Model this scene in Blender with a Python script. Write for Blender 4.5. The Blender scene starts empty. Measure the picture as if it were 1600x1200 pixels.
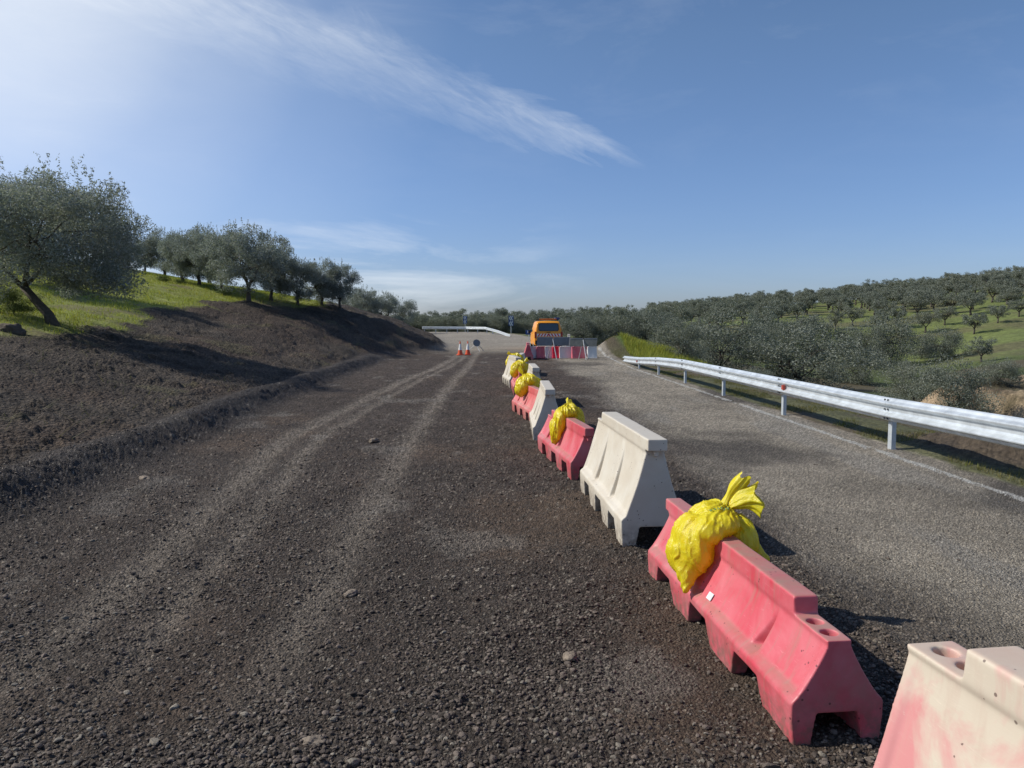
import bpy, bmesh, math, random
import numpy as np
from mathutils import Vector, Matrix, noise as mnoise
R = math.radians
random.seed(7); rng = np.random.default_rng(7)
scene = bpy.context.scene
col = scene.collection
# ---------------------------------------------------------------- camera
F = 1155.0; CX = 800.0; CY = 600.0; PITCH = R(4.36); CAMZ = 1.65
cam_d = bpy.data.cameras.new('camera'); cam = bpy.data.objects.new('camera', cam_d); col.objects.link(cam)
cam_d.sensor_width = 36; cam_d.lens = 36*F/1600; cam_d.clip_start = .05; cam_d.clip_end = 6000
cam.location = (0, 0, CAMZ); cam.rotation_euler = (R(90)-PITCH, 0, 0)
scene.camera = cam
cp, sp = math.cos(PITCH), math.sin(PITCH)
def ray(px, py):
    a = (px-CX)/F; b = -(py-CY)/F
    return Vector((a, cp+b*sp, -sp+b*cp))
def proj(x, y, z):
    z = z-CAMZ
    dep = y*cp - z*sp; up = y*sp + z*cp
    return CX+F*x/dep, CY-F*up/dep, dep
# ---------------------------------------------------------------- numpy noise
def _h(ix, iy, s):
    with np.errstate(over='ignore'):
        h = (ix.astype(np.int64)*374761393 + iy.astype(np.int64)*668265263 + np.int64(s)*2147483647).astype(np.uint64)
        h = (h ^ (h >> np.uint64(13)))*np.uint64(1274126177)
        h = (h ^ (h >> np.uint64(16)))*np.uint64(2246822519)
        h = h ^ (h >> np.uint64(15))
    return (h & np.uint64(0xFFFFFF)).astype(np.float64)/16777215.0
def vn(x, y, s=0):
    ix = np.floor(x); iy = np.floor(y); fx = x-ix; fy = y-iy
    fx = fx*fx*(3-2*fx); fy = fy*fy*(3-2*fy)
    a = _h(ix, iy, s); b = _h(ix+1, iy, s); c = _h(ix, iy+1, s); d = _h(ix+1, iy+1, s)
    return (a*(1-fx)+b*fx)*(1-fy)+(c*(1-fx)+d*fx)*fy
def fbm(x, y, s=0, o=4, g=.5):
    r = 0; a = 1; t = 0
    for k in range(o):
        r = r+a*vn(x*2**k+17.3*k, y*2**k-9.1*k, s+k); t += a; a *= g
    return r/t
def worley(x, y, cell, seed, rmin, rmax, prob):
    """domes of random stones: returns height and id value of the stone covering each point"""
    X = x/cell; Y = y/cell; ix = np.floor(X); iy = np.floor(Y)
    hh = np.zeros_like(x); idv = np.full_like(x, -1.0)
    for dx in (-1, 0, 1):
        for dy in (-1, 0, 1):
            cx = ix+dx; cy = iy+dy
            px = cx+.15+.7*_h(cx, cy, seed); py = cy+.15+.7*_h(cx, cy, seed+1)
            r = rmin+(rmax-rmin)*_h(cx, cy, seed+2)**1.5
            an = _h(cx, cy, seed+3)*3.14; asp = .6+.4*_h(cx, cy, seed+4)
            u = X-px; v = Y-py
            uu = u*np.cos(an)+v*np.sin(an); vv = (-u*np.sin(an)+v*np.cos(an))/asp
            q = 1-(uu*uu+vv*vv)/(r*r)
            on = (_h(cx, cy, seed+5) < prob) & (q > 0)
            h = np.where(on, r*cell*np.sqrt(np.clip(q, 0, 1))*(.5+.5*_h(cx, cy, seed+6)), 0)
            m = h > hh
            hh = np.where(m, h, hh); idv = np.where(m, _h(cx, cy, seed+7), idv)
    return hh, idv
def ss(a, b, x):
    t = np.clip((x-a)/(b-a), 0, 1); return t*t*(3-2*t)
# ---------------------------------------------------------------- terrain
def ZR(y): return np.interp(y, [0, 30, 38, 46, 60, 95, 130], [0, 0, .08, .25, .45, 1.1, 1.2])
def XT(y): return np.interp(y, [-30, 0, 6, 10, 15.6, 29, 37, 41, 45, 50, 60, 75, 84, 88, 90], [-4.05, -4.05, -4.1, -4.35, -4.9, -5.8, -6.0, -5.0, -3.2, -3.5, -5, -7, -12, -40, -90])
def XR(y): return np.interp(y, [0, 36, 40, 46, 60, 75, 85, 95, 98, 100], [5.25, 5.25, 5.1, 4.7, 3.4, 1.7, .3, -4, -20, -90])
GE = np.array([0, .6, 2, 5, 9, 15, 25, 40, 80.])
GY = np.array([0, 20, 40, 60, 84.])
GT = np.array([[0, .05, .40, 1.1, 2.0, 3.3, 5.3, 8, 12], [0, .05, .40, 1.1, 2.0, 3.3, 5.3, 8, 12],
               [0, .1, .75, 1.95, 3.0, 4.0, 5.6, 7.8, 9], [0, .1, .8, 2.0, 3.0, 4.0, 5.6, 7.8, 9], [0, .1, .4, 1.1, 1.6, 2.2, 2.8, 4, 6]])
TP = np.array([400, 700, 850, 950, 1050, 1150, 1280, 1430, 1600, 1800, 2400.])
TD = np.log(np.array([8, 25, 40, 60, 80, 100, 130, 170, 220, 300, 450, 900, 3000.]))
TT = np.array([[0, 0, 0, 0, -.4, -.7, -1.1, -1.5, -1.9, -2.2, -2.4],
    [0, 0, .1, .2, -.5, -1.0, -1.7, -2.3, -2.7, -2.7, -2.6],
    [0, .2, .2, .3, -.5, -1.2, -1.9, -2.5, -2.9, -2, -1],
    [.3, .3, .3, .2, -.7, -2.1, -3.1, -3.2, -1.8, -1, 0],
    [.6, .6, .4, .2, -.3, -1.6, -2.6, -2.8, -1.0, 0, 2],
    [1.1, 1.1, .8, .5, .2, -.8, -1.9, -1.9, .9, 3, 6],
    [.9, .9, .9, .8, 1.4, 1.8, 2.0, 3.0, 5.4, 8, 12],
    [1.0, 1.0, 1.2, 1.6, 2.8, 4.0, 5.5, 7.5, 10.6, 14, 20],
    [1.0, 1.0, 1.5, 2.5, 4.5, 6.5, 9.0, 12.0, 14.6, 18, 24],
    [1, 1, 1.5, 2.2, 4, 6, 8.6, 11.5, 14.5, 18, 24],
    [0, 0, 1, 2, 3, 4.5, 7, 9, 12, 15, 20],
    [0, 0, 0, 0, 0, 0, 2, 4, 6, 8, 8], [0]*11])
def _cr(grid_x, vals, x):
    return None
def bil(TX, TYs, T, x, y):
    i = np.clip(np.searchsorted(TX, x)-1, 0, len(TX)-2); j = np.clip(np.searchsorted(TYs, y)-1, 0, len(TYs)-2)
    fx = np.clip((x-TX[i])/(TX[i+1]-TX[i]), 0, 1); fy = np.clip((y-TYs[j])/(TYs[j+1]-TYs[j]), 0, 1)
    fx = fx*fx*(3-2*fx)*.45+fx*.55; fy = fy*fy*(3-2*fy)*.45+fy*.55
    return (T[j, i]*(1-fx)+T[j, i+1]*fx)*(1-fy)+(T[j+1, i]*(1-fx)+T[j+1, i+1]*fx)*fy
def H(x, y):
    x = np.asarray(x, float); y = np.asarray(y, float)
    z = ZR(y)
    e = XT(y)-x
    G = bil(GE, GY, GT, np.clip(e, 0, 80), np.clip(y, 0, 84))*(1-ss(85, 91, y))
    G = G+.05*(fbm(x*.35, y*.35, 50, 2)-.5)*ss(1, 5, e)*2
    bermh = (.24+.10*(vn(x*.2, y*.9, 5)-.3))*np.exp(-((e-.62-.12*(vn(y*.6, y*0, 8)-.5))/.36)**2)*(1-ss(30, 42, y))
    z = z+np.where(e > -1.5, G+bermh, 0)
    g = x-XR(y)
    yy = np.maximum(y, 4.)
    px = CX+F*x/yy
    T = bil(TP, TD, TT, np.clip(px, 400, 2400), np.log(np.clip(yy, 8, 2900)))
    T = T+.8*(fbm(x*.06, y*.06, 60, 3)-.5)*ss(2, 14, g)*ss(20, 45, y)
    # a terrace bank and an eroded cut on the far side of the gully
    w = np.maximum(ss(.8, 7.5, g), 0)
    w = np.where(y > 86, np.maximum(ss(.5, 6, g), ss(97, 103, y)), w)
    z = z*(1-w)+T*w
    # cliff bank on the far side of gully (right)
    c = np.exp(-(((x-28)/5.2)**2+((y-39)/5.5)**2))
    z = z+1.5*ss(.3, .55, c+.25*(fbm(x*.4, y*.4, 70, 3)-.5))+.9*(fbm(x*.9, y*.9, 71, 4)-.5)*ss(.15, .4, c)
    # dirt heap by the end of the crossing row, grass mound behind the guardrail end
    z = z+.75*np.exp(-(((x-5.7)/1.0)**2+((y-41.0)/1.6)**2))+.50*np.exp(-(((x-7.6)/2.6)**2+((y-41)/4.5)**2))
    z = z+.22*np.exp(-(((x-6.3)/.55)**2+((y-9.6)/1.3)**2))*(.5+vn(x*4, y*4, 33))
    return z
def h1(x, y): return float(H(np.array([x]), np.array([y]))[0])
def gp(px, py, dmin=2.0):
    d = ray(px, py)
    ts = np.exp(np.linspace(math.log(dmin), math.log(600), 4000))
    x = d.x*ts; y = d.y*ts; z = CAMZ+d.z*ts
    b = np.nonzero(z < H(x, y))[0]
    k = b[0] if len(b) else len(ts)-1
    if not len(b): print('gp miss', px, py)
    return Vector((x[k], y[k], h1(x[k], y[k])))
# ---------------------------------------------------------------- object helpers
def tag(o, label=None, cat=None, group=None, kind=None):
    if label: o['label'] = label
    if cat: o['category'] = cat
    if group: o['group'] = group
    if kind: o['kind'] = kind
    return o
def empty(name, loc=(0, 0, 0), rz=0, **k):
    o = bpy.data.objects.new(name, None); col.objects.link(o); o.location = loc; o.rotation_euler = (0, 0, rz)
    o.empty_display_size = .2
    return tag(o, **k)
def link(name, me, mat=None, parent=None, smooth=None):
    o = bpy.data.objects.new(name, me); col.objects.link(o)
    if mat is not None and not me.materials: me.materials.append(mat)
    if parent: o.parent = parent
    if smooth is not None: me.polygons.foreach_set('use_smooth', [smooth]*len(me.polygons))
    return o
def bmo(name, bm, mat, parent=None, smooth=False):
    bmesh.ops.recalc_face_normals(bm, faces=bm.faces)
    me = bpy.data.meshes.new(name); bm.to_mesh(me); bm.free()
    return link(name, me, mat, parent, smooth)
def npmesh(name, V, Q, colors=None):
    me = bpy.data.meshes.new(name); V = np.asarray(V, np.float32); Q = np.asarray(Q, np.int32)
    n, k = Q.shape
    me.vertices.add(len(V)); me.vertices.foreach_set('co', V.ravel())
    me.loops.add(n*k); me.loops.foreach_set('vertex_index', Q.ravel())
    me.polygons.add(n); me.polygons.foreach_set('loop_start', np.arange(0, n*k, k, dtype=np.int32))
    me.update(calc_edges=True)
    if colors is not None:
        a = me.color_attributes.new('Col', 'FLOAT_COLOR', 'POINT')
        c = np.ones((len(V), 4), np.float32); c[:, :3] = colors
        a.data.foreach_set('color', c.ravel())
    return me
def box(bm, c, s, rot=None, bev=0):
    m = Matrix.Translation(Vector(c))
    if rot is not None: m = m @ rot.to_4x4()
    r = bmesh.ops.create_cube(bm, size=1, matrix=m @ Matrix.Diagonal((s[0], s[1], s[2], 1)))
    if bev:
        es = set(e for v in r['verts'] for e in v.link_edges)
        bmesh.ops.bevel(bm, geom=list(es), offset=bev, segments=2, affect='EDGES')
def tube(bm, pts, rad, n=8, cap=True):
    rings = []
    for i, p in enumerate(pts):
        p = Vector(p)
        a = Vector(pts[max(i-1, 0)]); b = Vector(pts[min(i+1, len(pts)-1)])
        t = (b-a).normalized()
        u = t.orthogonal().normalized() if i == 0 else (pu-t*pu.dot(t)).normalized()
        pu = u; v = t.cross(u)
        r = rad[i] if hasattr(rad, '__len__') else rad
        rings.append([bm.verts.new(p+(u*math.cos(2*math.pi*k/n)+v*math.sin(2*math.pi*k/n))*r) for k in range(n)])
    for a, b in zip(rings[:-1], rings[1:]):
        for k in range(n): bm.faces.new((a[k], a[(k+1) % n], b[(k+1) % n], b[k]))
    if cap: bm.faces.new(rings[0][::-1]); bm.faces.new(rings[-1])
def cyl(bm, c, r1, r2, h, n=24, rot=None):
    m = Matrix.Translation(Vector(c))
    if rot is not None: m = m @ rot.to_4x4()
    bmesh.ops.create_cone(bm, cap_ends=True, segments=n, radius1=r1, radius2=r2, depth=h, matrix=m)
def evaluate(o, name):
    dg = bpy.context.evaluated_depsgraph_get()
    me = bpy.data.meshes.new_from_object(o.evaluated_get(dg)); me.name = name
    return me
# ---------------------------------------------------------------- materials
def nmat(name, base=(.5, .5, .5), rough=.6, metal=0, spec=.5):
    m = bpy.data.materials.new(name); m.use_nodes = True
    nt = m.node_tree; b = nt.nodes['Principled BSDF']
    b.inputs['Base Color'].default_value = (*base, 1); b.inputs['Roughness'].default_value = rough
    b.inputs['Metallic'].default_value = metal; b.inputs['Specular IOR Level'].default_value = spec
    return m, nt, b
def N(nt, t, **k):
    n = nt.nodes.new(t)
    for a, v in k.items():
        if a in n.inputs: n.inputs[a].default_value = v
        else: setattr(n, a, v)
    return n
def L(nt, a, b): nt.links.new(a, b)
def noise(nt, scale, detail=4, rough=.55, coord=None, dist=0):
    n = N(nt, 'ShaderNodeTexNoise'); n.inputs['Scale'].default_value = scale; n.inputs['Detail'].default_value = detail
    n.inputs['Roughness'].default_value = rough; n.inputs['Distortion'].default_value = dist
    if coord is not None: L(nt, coord, n.inputs['Vector'])
    return n
def ramp(nt, fac, stops):
    r = N(nt, 'ShaderNodeValToRGB'); e = r.color_ramp.elements
    while len(e) < len(stops): e.new(.5)
    for el, (p, c) in zip(e, stops):
        el.position = p; el.color = (*c, 1) if len(c) == 3 else c
    L(nt, fac, r.inputs[0]); return r
def mixc(nt, fac, a, b, mode='MIX'):
    m = N(nt, 'ShaderNodeMix', data_type='RGBA', blend_type=mode)
    for s, v in ((0, fac), (6, a), (7, b)):
        if isinstance(v, (int, float)): m.inputs[s].default_value = v
        elif isinstance(v, tuple): m.inputs[s].default_value = (*v, 1)
        else: L(nt, v, m.inputs[s])
    return m.outputs[2]
def math_(nt, op, a, b=None, c=None, clamp=False):
    m = N(nt, 'ShaderNodeMath', operation=op, use_clamp=clamp)
    for i, v in enumerate((a, b, c)):
        if v is None: continue
        if isinstance(v, (int, float)): m.inputs[i].default_value = v
        else: L(nt, v, m.inputs[i])
    return m.outputs[0]
def bump(nt, b, h, st, dist):
    n = N(nt, 'ShaderNodeBump'); n.inputs['Strength'].default_value = st; n.inputs['Distance'].default_value = dist
    L(nt, h, n.inputs['Height']); L(nt, n.outputs[0], b.inputs['Normal'])
def simple(name, base, rough=.5, metal=0, var=.15, sc=20, bs=.1, bd=.002):
    m, nt, b = nmat(name, base, rough, metal)
    tc = N(nt, 'ShaderNodeTexCoord'); n = noise(nt, sc, 5, .6, tc.outputs['Object'])
    lo = tuple(c*(1-var) for c in base); hi = tuple(min(1, c*(1+var)) for c in base)
    L(nt, ramp(nt, n.outputs['Fac'], [(.3, lo), (.7, hi)]).outputs[0], b.inputs['Base Color'])
    bump(nt, b, n.outputs['Fac'], bs, bd)
    return m
def ground_mat(name, fs, bst, bd, rough=.92, var=(.72, 1.3), spec=.25):
    m, nt, b = nmat(name, rough=rough, spec=spec)
    at = N(nt, 'ShaderNodeAttribute', attribute_name='Col'); tc = N(nt, 'ShaderNodeTexCoord')
    n1 = noise(nt, fs, 6, .65, tc.outputs['Object'])
    v = N(nt, 'ShaderNodeTexVoronoi'); v.inputs['Scale'].default_value = fs*1.6; L(nt, tc.outputs['Object'], v.inputs['Vector'])
    r = ramp(nt, n1.outputs['Fac'], [(.3, (var[0],)*3), (.7, (var[1],)*3)])
    c1 = mixc(nt, 1.0, at.outputs['Color'], r.outputs[0], 'MULTIPLY')
    r2 = ramp(nt, v.outputs['Color'], [(.1, (.75,)*3), (.9, (1.25,)*3)])
    c2 = mixc(nt, .8, c1, r2.outputs[0], 'MULTIPLY')
    L(nt, c2, b.inputs['Base Color'])
    h = math_(nt, 'ADD', n1.outputs['Fac'], math_(nt, 'MULTIPLY', v.outputs['Distance'], -.6))
    bump(nt, b, h, bst, bd)
    return m
def plastic(name, base, faded, dust=(.30, .23, .17), fade_lo=.45, fade_hi=.75, rough=.42, patch=3.0, grime=1.0):
    m, nt, b = nmat(name, rough=rough, spec=.4)
    tc = N(nt, 'ShaderNodeTexCoord'); oi = N(nt, 'ShaderNodeObjectInfo')
    va = N(nt, 'ShaderNodeVectorMath', operation='ADD'); L(nt, tc.outputs['Object'], va.inputs[0])
    cmb = N(nt, 'ShaderNodeCombineXYZ'); L(nt, math_(nt, 'MULTIPLY', oi.outputs['Random'], 40.0), cmb.inputs[0]); L(nt, cmb.outputs[0], va.inputs[1])
    P = va.outputs[0]
    n1 = noise(nt, patch, 5, .6, P, .6)
    c = mixc(nt, ramp(nt, n1.outputs['Fac'], [(fade_lo, (0, 0, 0)), (fade_hi, (1, 1, 1))]).outputs[0], base, faded)
    # scuffs: long thin scratches and chalky scrapes
    mp = N(nt, 'ShaderNodeMapping'); mp.inputs['Scale'].default_value = (6, 40, 55); L(nt, P, mp.inputs[0])
    n2 = noise(nt, 1.4, 6, .75, mp.outputs[0], 1.5)
    c = mixc(nt, ramp(nt, n2.outputs['Fac'], [(.60, (0, 0, 0)), (.68, (.45, .45, .45))]).outputs[0], c, tuple(min(1, x*1.1+.05) for x in faded))
    # dust settled on what faces up, mud splashed low down
    g = N(nt, 'ShaderNodeNewGeometry'); sx = N(nt, 'ShaderNodeSeparateXYZ'); L(nt, g.outputs['Normal'], sx.inputs[0])
    n3 = noise(nt, 9, 5, .65, P)
    up = math_(nt, 'MULTIPLY', math_(nt, 'SUBTRACT', sx.outputs[2], .55), 2.0, clamp=True)
    d = math_(nt, 'MULTIPLY', up, math_(nt, 'ADD', n3.outputs['Fac'], .12), clamp=True)
    c = mixc(nt, d, c, dust)
    sz = N(nt, 'ShaderNodeSeparateXYZ'); L(nt, tc.outputs['Object'], sz.inputs[0])
    mp3 = N(nt, 'ShaderNodeMapping'); mp3.inputs['Scale'].default_value = (16, 3, 2.2); L(nt, P, mp3.inputs[0])
    n6 = noise(nt, 1.5, 5, .6, mp3.outputs[0], .4)
    c = mixc(nt, ramp(nt, n6.outputs['Fac'], [(.50, (0, 0, 0)), (.72, (.42*grime,)*3)]).outputs[0], c, dust)
    low = math_(nt, 'MULTIPLY', math_(nt, 'SUBTRACT', .22, sz.outputs[2]), 5.0, clamp=True)
    n4 = noise(nt, 22, 4, .6, P)
    mud = math_(nt, 'MULTIPLY', low, ramp(nt, n4.outputs['Fac'], [(.38, (0, 0, 0)), (.60, (1, 1, 1))]).outputs[0], clamp=True)
    c = mixc(nt, math_(nt, 'MULTIPLY', mud, .8*grime), c, (.16, .12, .09))
    vv = N(nt, 'ShaderNodeTexVoronoi'); vv.inputs['Scale'].default_value = 26; L(nt, P, vv.inputs['Vector'])
    n5 = noise(nt, 5, 2, .5, P)
    spk = math_(nt, 'MULTIPLY', math_(nt, 'LESS_THAN', vv.outputs['Distance'], .13), math_(nt, 'GREATER_THAN', n5.outputs['Fac'], .55))
    c = mixc(nt, math_(nt, 'MULTIPLY', spk, .7*grime), c, (.05, .02, .02))
    L(nt, c, b.inputs['Base Color'])
    L(nt, math_(nt, 'ADD', math_(nt, 'MULTIPLY', n3.outputs['Fac'], .3), rough-.1), b.inputs['Roughness'])
    bump(nt, b, n2.outputs['Fac'], .25, .0015)
    b.inputs['Subsurface Weight'].default_value = 0.0
    return m
M = {}
M['red'] = plastic('red_plastic', (.55, .060, .085), (.64, .22, .24), fade_lo=.36, fade_hi=.80)
M['palered'] = plastic('faded_red_plastic', (.60, .10, .11), (.64, .26, .23), fade_lo=.35, fade_hi=.75)
M['rowwhite'] = plastic('pale_grey_plastic', (.74, .73, .70), (.80, .79, .75), dust=(.6, .56, .5), grime=.15)
M['rowred'] = plastic('dull_red_plastic', (.62, .13, .17), (.66, .24, .26), grime=.15)
M['bright'] = plastic('bright_red_plastic', (.85, .015, .05), (.85, .03, .07), grime=.1)
M['cream'] = plastic('cream_plastic', (.57, .51, .41), (.64, .60, .51), dust=(.50, .45, .37))
M['patchy'] = plastic('pink_and_cream_plastic', (.60, .25, .24), (.58, .50, .39), fade_lo=.36, fade_hi=.54, patch=3.0, dust=(.50, .36, .28))
m, nt, b = nmat('yellow_film', (.75, .56, .01), .24, 0, .6)
tc = N(nt, 'ShaderNodeTexCoord'); n1 = noise(nt, 7, 5, .6, tc.outputs['Object'], 1.0); n2 = noise(nt, 16, 7, .72, tc.outputs['Object'], 3.5)
L(nt, ramp(nt, n1.outputs['Fac'], [(.3, (.88, .74, .008)), (.5, (.86, .78, .03)), (.75, (.92, .70, .008))]).outputs[0], b.inputs['Base Color'])
mu = math_(nt, 'ADD', n2.outputs['Fac'], math_(nt, 'MULTIPLY', n1.outputs['Fac'], 2.0)); bump(nt, b, mu, .45, .012)
tr = N(nt, 'ShaderNodeBsdfTranslucent'); tr.inputs[0].default_value = (.85, .55, .01, 1)
mx = N(nt, 'ShaderNodeMixShader'); mx.inputs[0].default_value = .33
L(nt, b.outputs[0], mx.inputs[1]); L(nt, tr.outputs[0], mx.inputs[2]); L(nt, mx.outputs[0], nt.nodes['Material Output'].inputs[0])
M['bag'] = m
M['steel'] = simple('galvanised_steel', (.62, .66, .68), .40, .4, .20, 5, .15, .002)
M['post'] = simple('post_steel', (.50, .54, .56), .5, .3, .12, 12, .1, .001)
M['darksteel'] = simple('dark_steel', (.10, .11, .12), .55, .3, .2)
M['signback'] = simple('grey_sign_back', (.19, .19, .19), .5, .3, .15, 6)
M['signback2'] = simple('dull_sign_back', (.20, .20, .17), .7, .1, .25, 6)
M['leg'] = simple('pale_steel_leg', (.45, .46, .46), .5, .4, .1)
M['white'] = simple('white_paint', (.75, .75, .72), .5, 0, .08)
M['blue'] = simple('blue_sheeting', (.02, .06, .22), .4, 0, .1)
M['orange'] = simple('orange_rubber', (.70, .10, .03), .5, 0, .15)
M['reflector'] = simple('red_reflector', (.38, .05, .03), .35, 0, .1)
M['vanpaint'] = simple('orange_van_paint', (.82, .32, .02), .3, 0, .06, 3)
M['glass'], _, gb = nmat('dark_glass', (.02, .035, .05), .08, 0, .8)
M['rubber'] = simple('tyre_rubber', (.02, .02, .02), .8)
M['redpaint'] = simple('red_stripe', (.55, .03, .03), .4)
M['lamp_red'] = simple('tail_light_red', (.35, .02, .02), .25)
M['amber'] = simple('amber_beacon', (.75, .25, .02), .3)
M['print'] = simple('green_print', (.06, .22, .06), .5)
M['sticker'] = simple('paper_sticker', (.62, .65, .66), .6, 0, .06, 60)
M['rock'] = simple('pale_rock', (.20, .16, .12), .9, 0, .4, 30, .8, .02)
M['wood'] = simple('bark', (.085, .070, .055), .9, 0, .35, 12, .9, .03)
def leafmat(name, a, c, back=(.16, .19, .15), tl=.25, rough=.62):
    m, nt, b = nmat(name, rough=rough, spec=.2)
    tc = N(nt, 'ShaderNodeTexCoord'); n = noise(nt, 1.3, 3, .6, tc.outputs['Object'])
    at = N(nt, 'ShaderNodeAttribute', attribute_name='Col'); oi = N(nt, 'ShaderNodeObjectInfo')
    cc = mixc(nt, ramp(nt, n.outputs['Fac'], [(.3, (0, 0, 0)), (.7, (1, 1, 1))]).outputs[0], a, c)
    cc = mixc(nt, 1.0, cc, at.outputs['Color'], 'MULTIPLY')
    rr = ramp(nt, oi.outputs['Random'], [(0, (.85, .88, .9)), (1, (1.18, 1.12, 1.0))]); cc = mixc(nt, 1.0, cc, rr.outputs[0], 'MULTIPLY')
    g = N(nt, 'ShaderNodeNewGeometry'); cb = mixc(nt, math_(nt, 'MULTIPLY', g.outputs['Backfacing'], .7), cc, back)
    L(nt, cb, b.inputs['Base Color'])
    tr = N(nt, 'ShaderNodeBsdfTranslucent'); L(nt, mixc(nt, 1.0, cb, (1.0, 1.08, .78), 'MULTIPLY'), tr.inputs[0])
    mx = N(nt, 'ShaderNodeMixShader'); mx.inputs[0].default_value = tl
    L(nt, b.outputs[0], mx.inputs[1]); L(nt, tr.outputs[0], mx.inputs[2]); L(nt, mx.outputs[0], nt.nodes['Material Output'].inputs[0])
    return m
M['olive'] = leafmat('olive_leaves', (.118, .132, .098), (.172, .185, .145), (.27, .29, .25))
M['hazed'] = leafmat('hazed_olive_leaves', (.165, .185, .165), (.24, .255, .23), (.36, .38, .37), .32)  # left trees: glare haze and backlight painted in as a paler leaf colour
M['bushleaf'] = leafmat('bush_leaves', (.115, .12, .08), (.185, .183, .13), (.26, .26, .21))
M['greenleaf'] = leafmat('green_leaves', (.07, .11, .03), (.12, .16, .04), (.12, .15, .06))
M['grass'] = leafmat('grass_blades', (.23, .27, .05), (.34, .34, .08), (.26, .30, .08), .4, .6)
M['drygrass'] = leafmat('dry_grass_blades', (.16, .14, .07), (.12, .15, .04), (.14, .13, .07), .3, .7)
M['gravelstone'] = None
# ---------------------------------------------------------------- ground sheet
def build_ground():
    # columns: fine inside the view, coarse outside
    u_in = (np.arange(-60, 1661, 1.75)-CX)/F
    uo = np.concatenate([np.linspace(.76, 1.2, 30), np.linspace(1.25, 4, 30)])
    U = np.concatenate([-uo[::-1]-0.0, u_in, uo]); U = np.unique(np.round(U, 6))
    ys = []; y = 2.2
    while y < 1000:
        ys.append(y)
        y += min(y*y*1.5/(1.65*F), (.0062 if y < 60 else (.011 if y < 260 else .06))*y)
    Y = np.concatenate([np.linspace(-25, 1.0, 14), np.linspace(1.2, 2.15, 24), np.array(ys)])
    yy, uu = np.meshgrid(Y, U, indexing='ij')
    xx = uu*np.maximum(yy, 1.2)
    x = xx.ravel(); y = yy.ravel(); n = len(x)
    z = H(x, y)
    e = XT(y)-x; g = x-XR(y)
    inview = (np.abs(uu.ravel()) < .76) & (y > 2.1)
    # -------- region masks
    bank = ss(.9, 1.3, e+.5*(fbm(x*1.5, y*1.5, 21, 3)-.5))*(1-ss(85, 90, y))
    EB = np.interp(y, [0, 21, 26, 36, 40, 50, 60, 80], [7.2, 7.4, 7.2, 9.0, 8.2, 9.0, 12, 16])
    gn = fbm(x*.5, y*.5, 22, 4)
    grassL = ss(-.5, .5, (e-EB)+3.0*(gn-.5))*(1-ss(85, 90, y))
    right = ss(-.05, .12, g+.25*(fbm(x*2, y*2, 23, 3)-.5))
    right = np.where(y > 97, 1, right)
    lane = (1-ss(1.7, 2.9, x+1.3*(fbm(x*.8, y*.5, 24, 4)-.5)))*(1-ss(40, 47, y+3*(fbm(x*.7, y*.3, 25, 3)-.5)))
    # -------- lane details
    r1 = np.interp(y, [0, 3.4, 5.6, 7.5, 11, 21, 36], [-2.2, -2.35, -2.62, -2.9, -3.35, -3.4, -3.0])
    r2 = np.interp(y, [0, 7.3, 18.5, 39], [-1.0, -1.35, -1.75, -2.0])
    wob = .12*(fbm(y*.3, y*0, 26, 3)-.5)
    rut = np.exp(-((x-r1-wob)/.17)**2)*1.0+.8*np.exp(-((x-r1-.46-wob)/.13)**2)+.95*np.exp(-((x-r2-wob)/.16)**2)
    rut = np.clip(rut, 0, 1)*(.62+.5*fbm(x*1.2, y*.35, 27, 4))*(.3+.7*ss(2.6, 4.6, y))
    dirt = ss(.38, .62, fbm(x*.7, y*.5, 28, 4)+.34*np.exp(-((x-.75-.02*y)/.75)**2)-.21)*np.where(y < 14, 1, .5)
    stone_den = np.clip(1.0-.65*rut-.75*dirt, 0.08, 1)*np.clip(.62+1.0*ss(.38, .6, fbm(x*1.1, y*1.1, 29, 4)), 0, 1)
    onroad = (e < .9) & (g < 0)
    laneK = lane*(e < 1.6)
    # base colours (dry albedos)
    C = np.zeros((n, 3))
    f1 = fbm(x*2.2, y*2.2, 30, 5)[:, None]
    f2 = fbm(x*.45, y*.3, 31, 4)[:, None]
    dark = np.array([.068, .052, .041])*(.7+.6*f1)
    brown = np.array([.098, .070, .050])*(.75+.5*f1)
    dusty = np.array([.21, .178, .142])*(.8+.4*f1)
    lanec = dark*(1-dirt[:, None]*.85)+brown*dirt[:, None]*.85
    rr = np.clip(rut*1.5, 0, 1)[:, None]*.62
    lanec = lanec*(1-rr)+dusty*rr
    st = ss(.66, .78, fbm(x*1.6+2, y*.9, 32, 5))[:, None]*.45
    lanec = lanec*(1-st)+np.array([.20, .18, .155])*st
    fary = ss(14, 34, y)[:, None]
    lanec = lanec*(1+.15*fary)
    old = np.array([.250, .226, .190])*(.60+.80*f2)*(.80+.4*f1)*np.array([1.12, 1.08, 1.01])
    str_ = ss(.54, .70, fbm(x*1.6, y*.30, 34, 4))[:, None]*.7+np.exp(-((x-2.15-.25*(fbm(y*.6, y*0, 72, 2)-.5))/.13)**2)[:, None]*ss(.42, .6, fbm(x*3, y*.7, 73, 3))[:, None]*.6
    str_ = np.clip(str_, 0, .85)
    old = old*(1-str_)+np.array([.29, .265, .225])*str_
    dk = ss(.55, .68, fbm(x*.55+9, y*.30, 35, 4))[:, None]*(1-ss(30, 40, y))[:, None]*.7
    old = old*(1-dk)+np.array([.060, .052, .046])*dk
    farR = ss(40, 56, y)[:, None]
    old = old*(1-farR)+np.array([.30, .265, .215])*(.85+.3*f2)*farR
    lk = laneK[:, None]
    road = lanec*lk+old*(1-lk)
    C[:] = road
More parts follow.
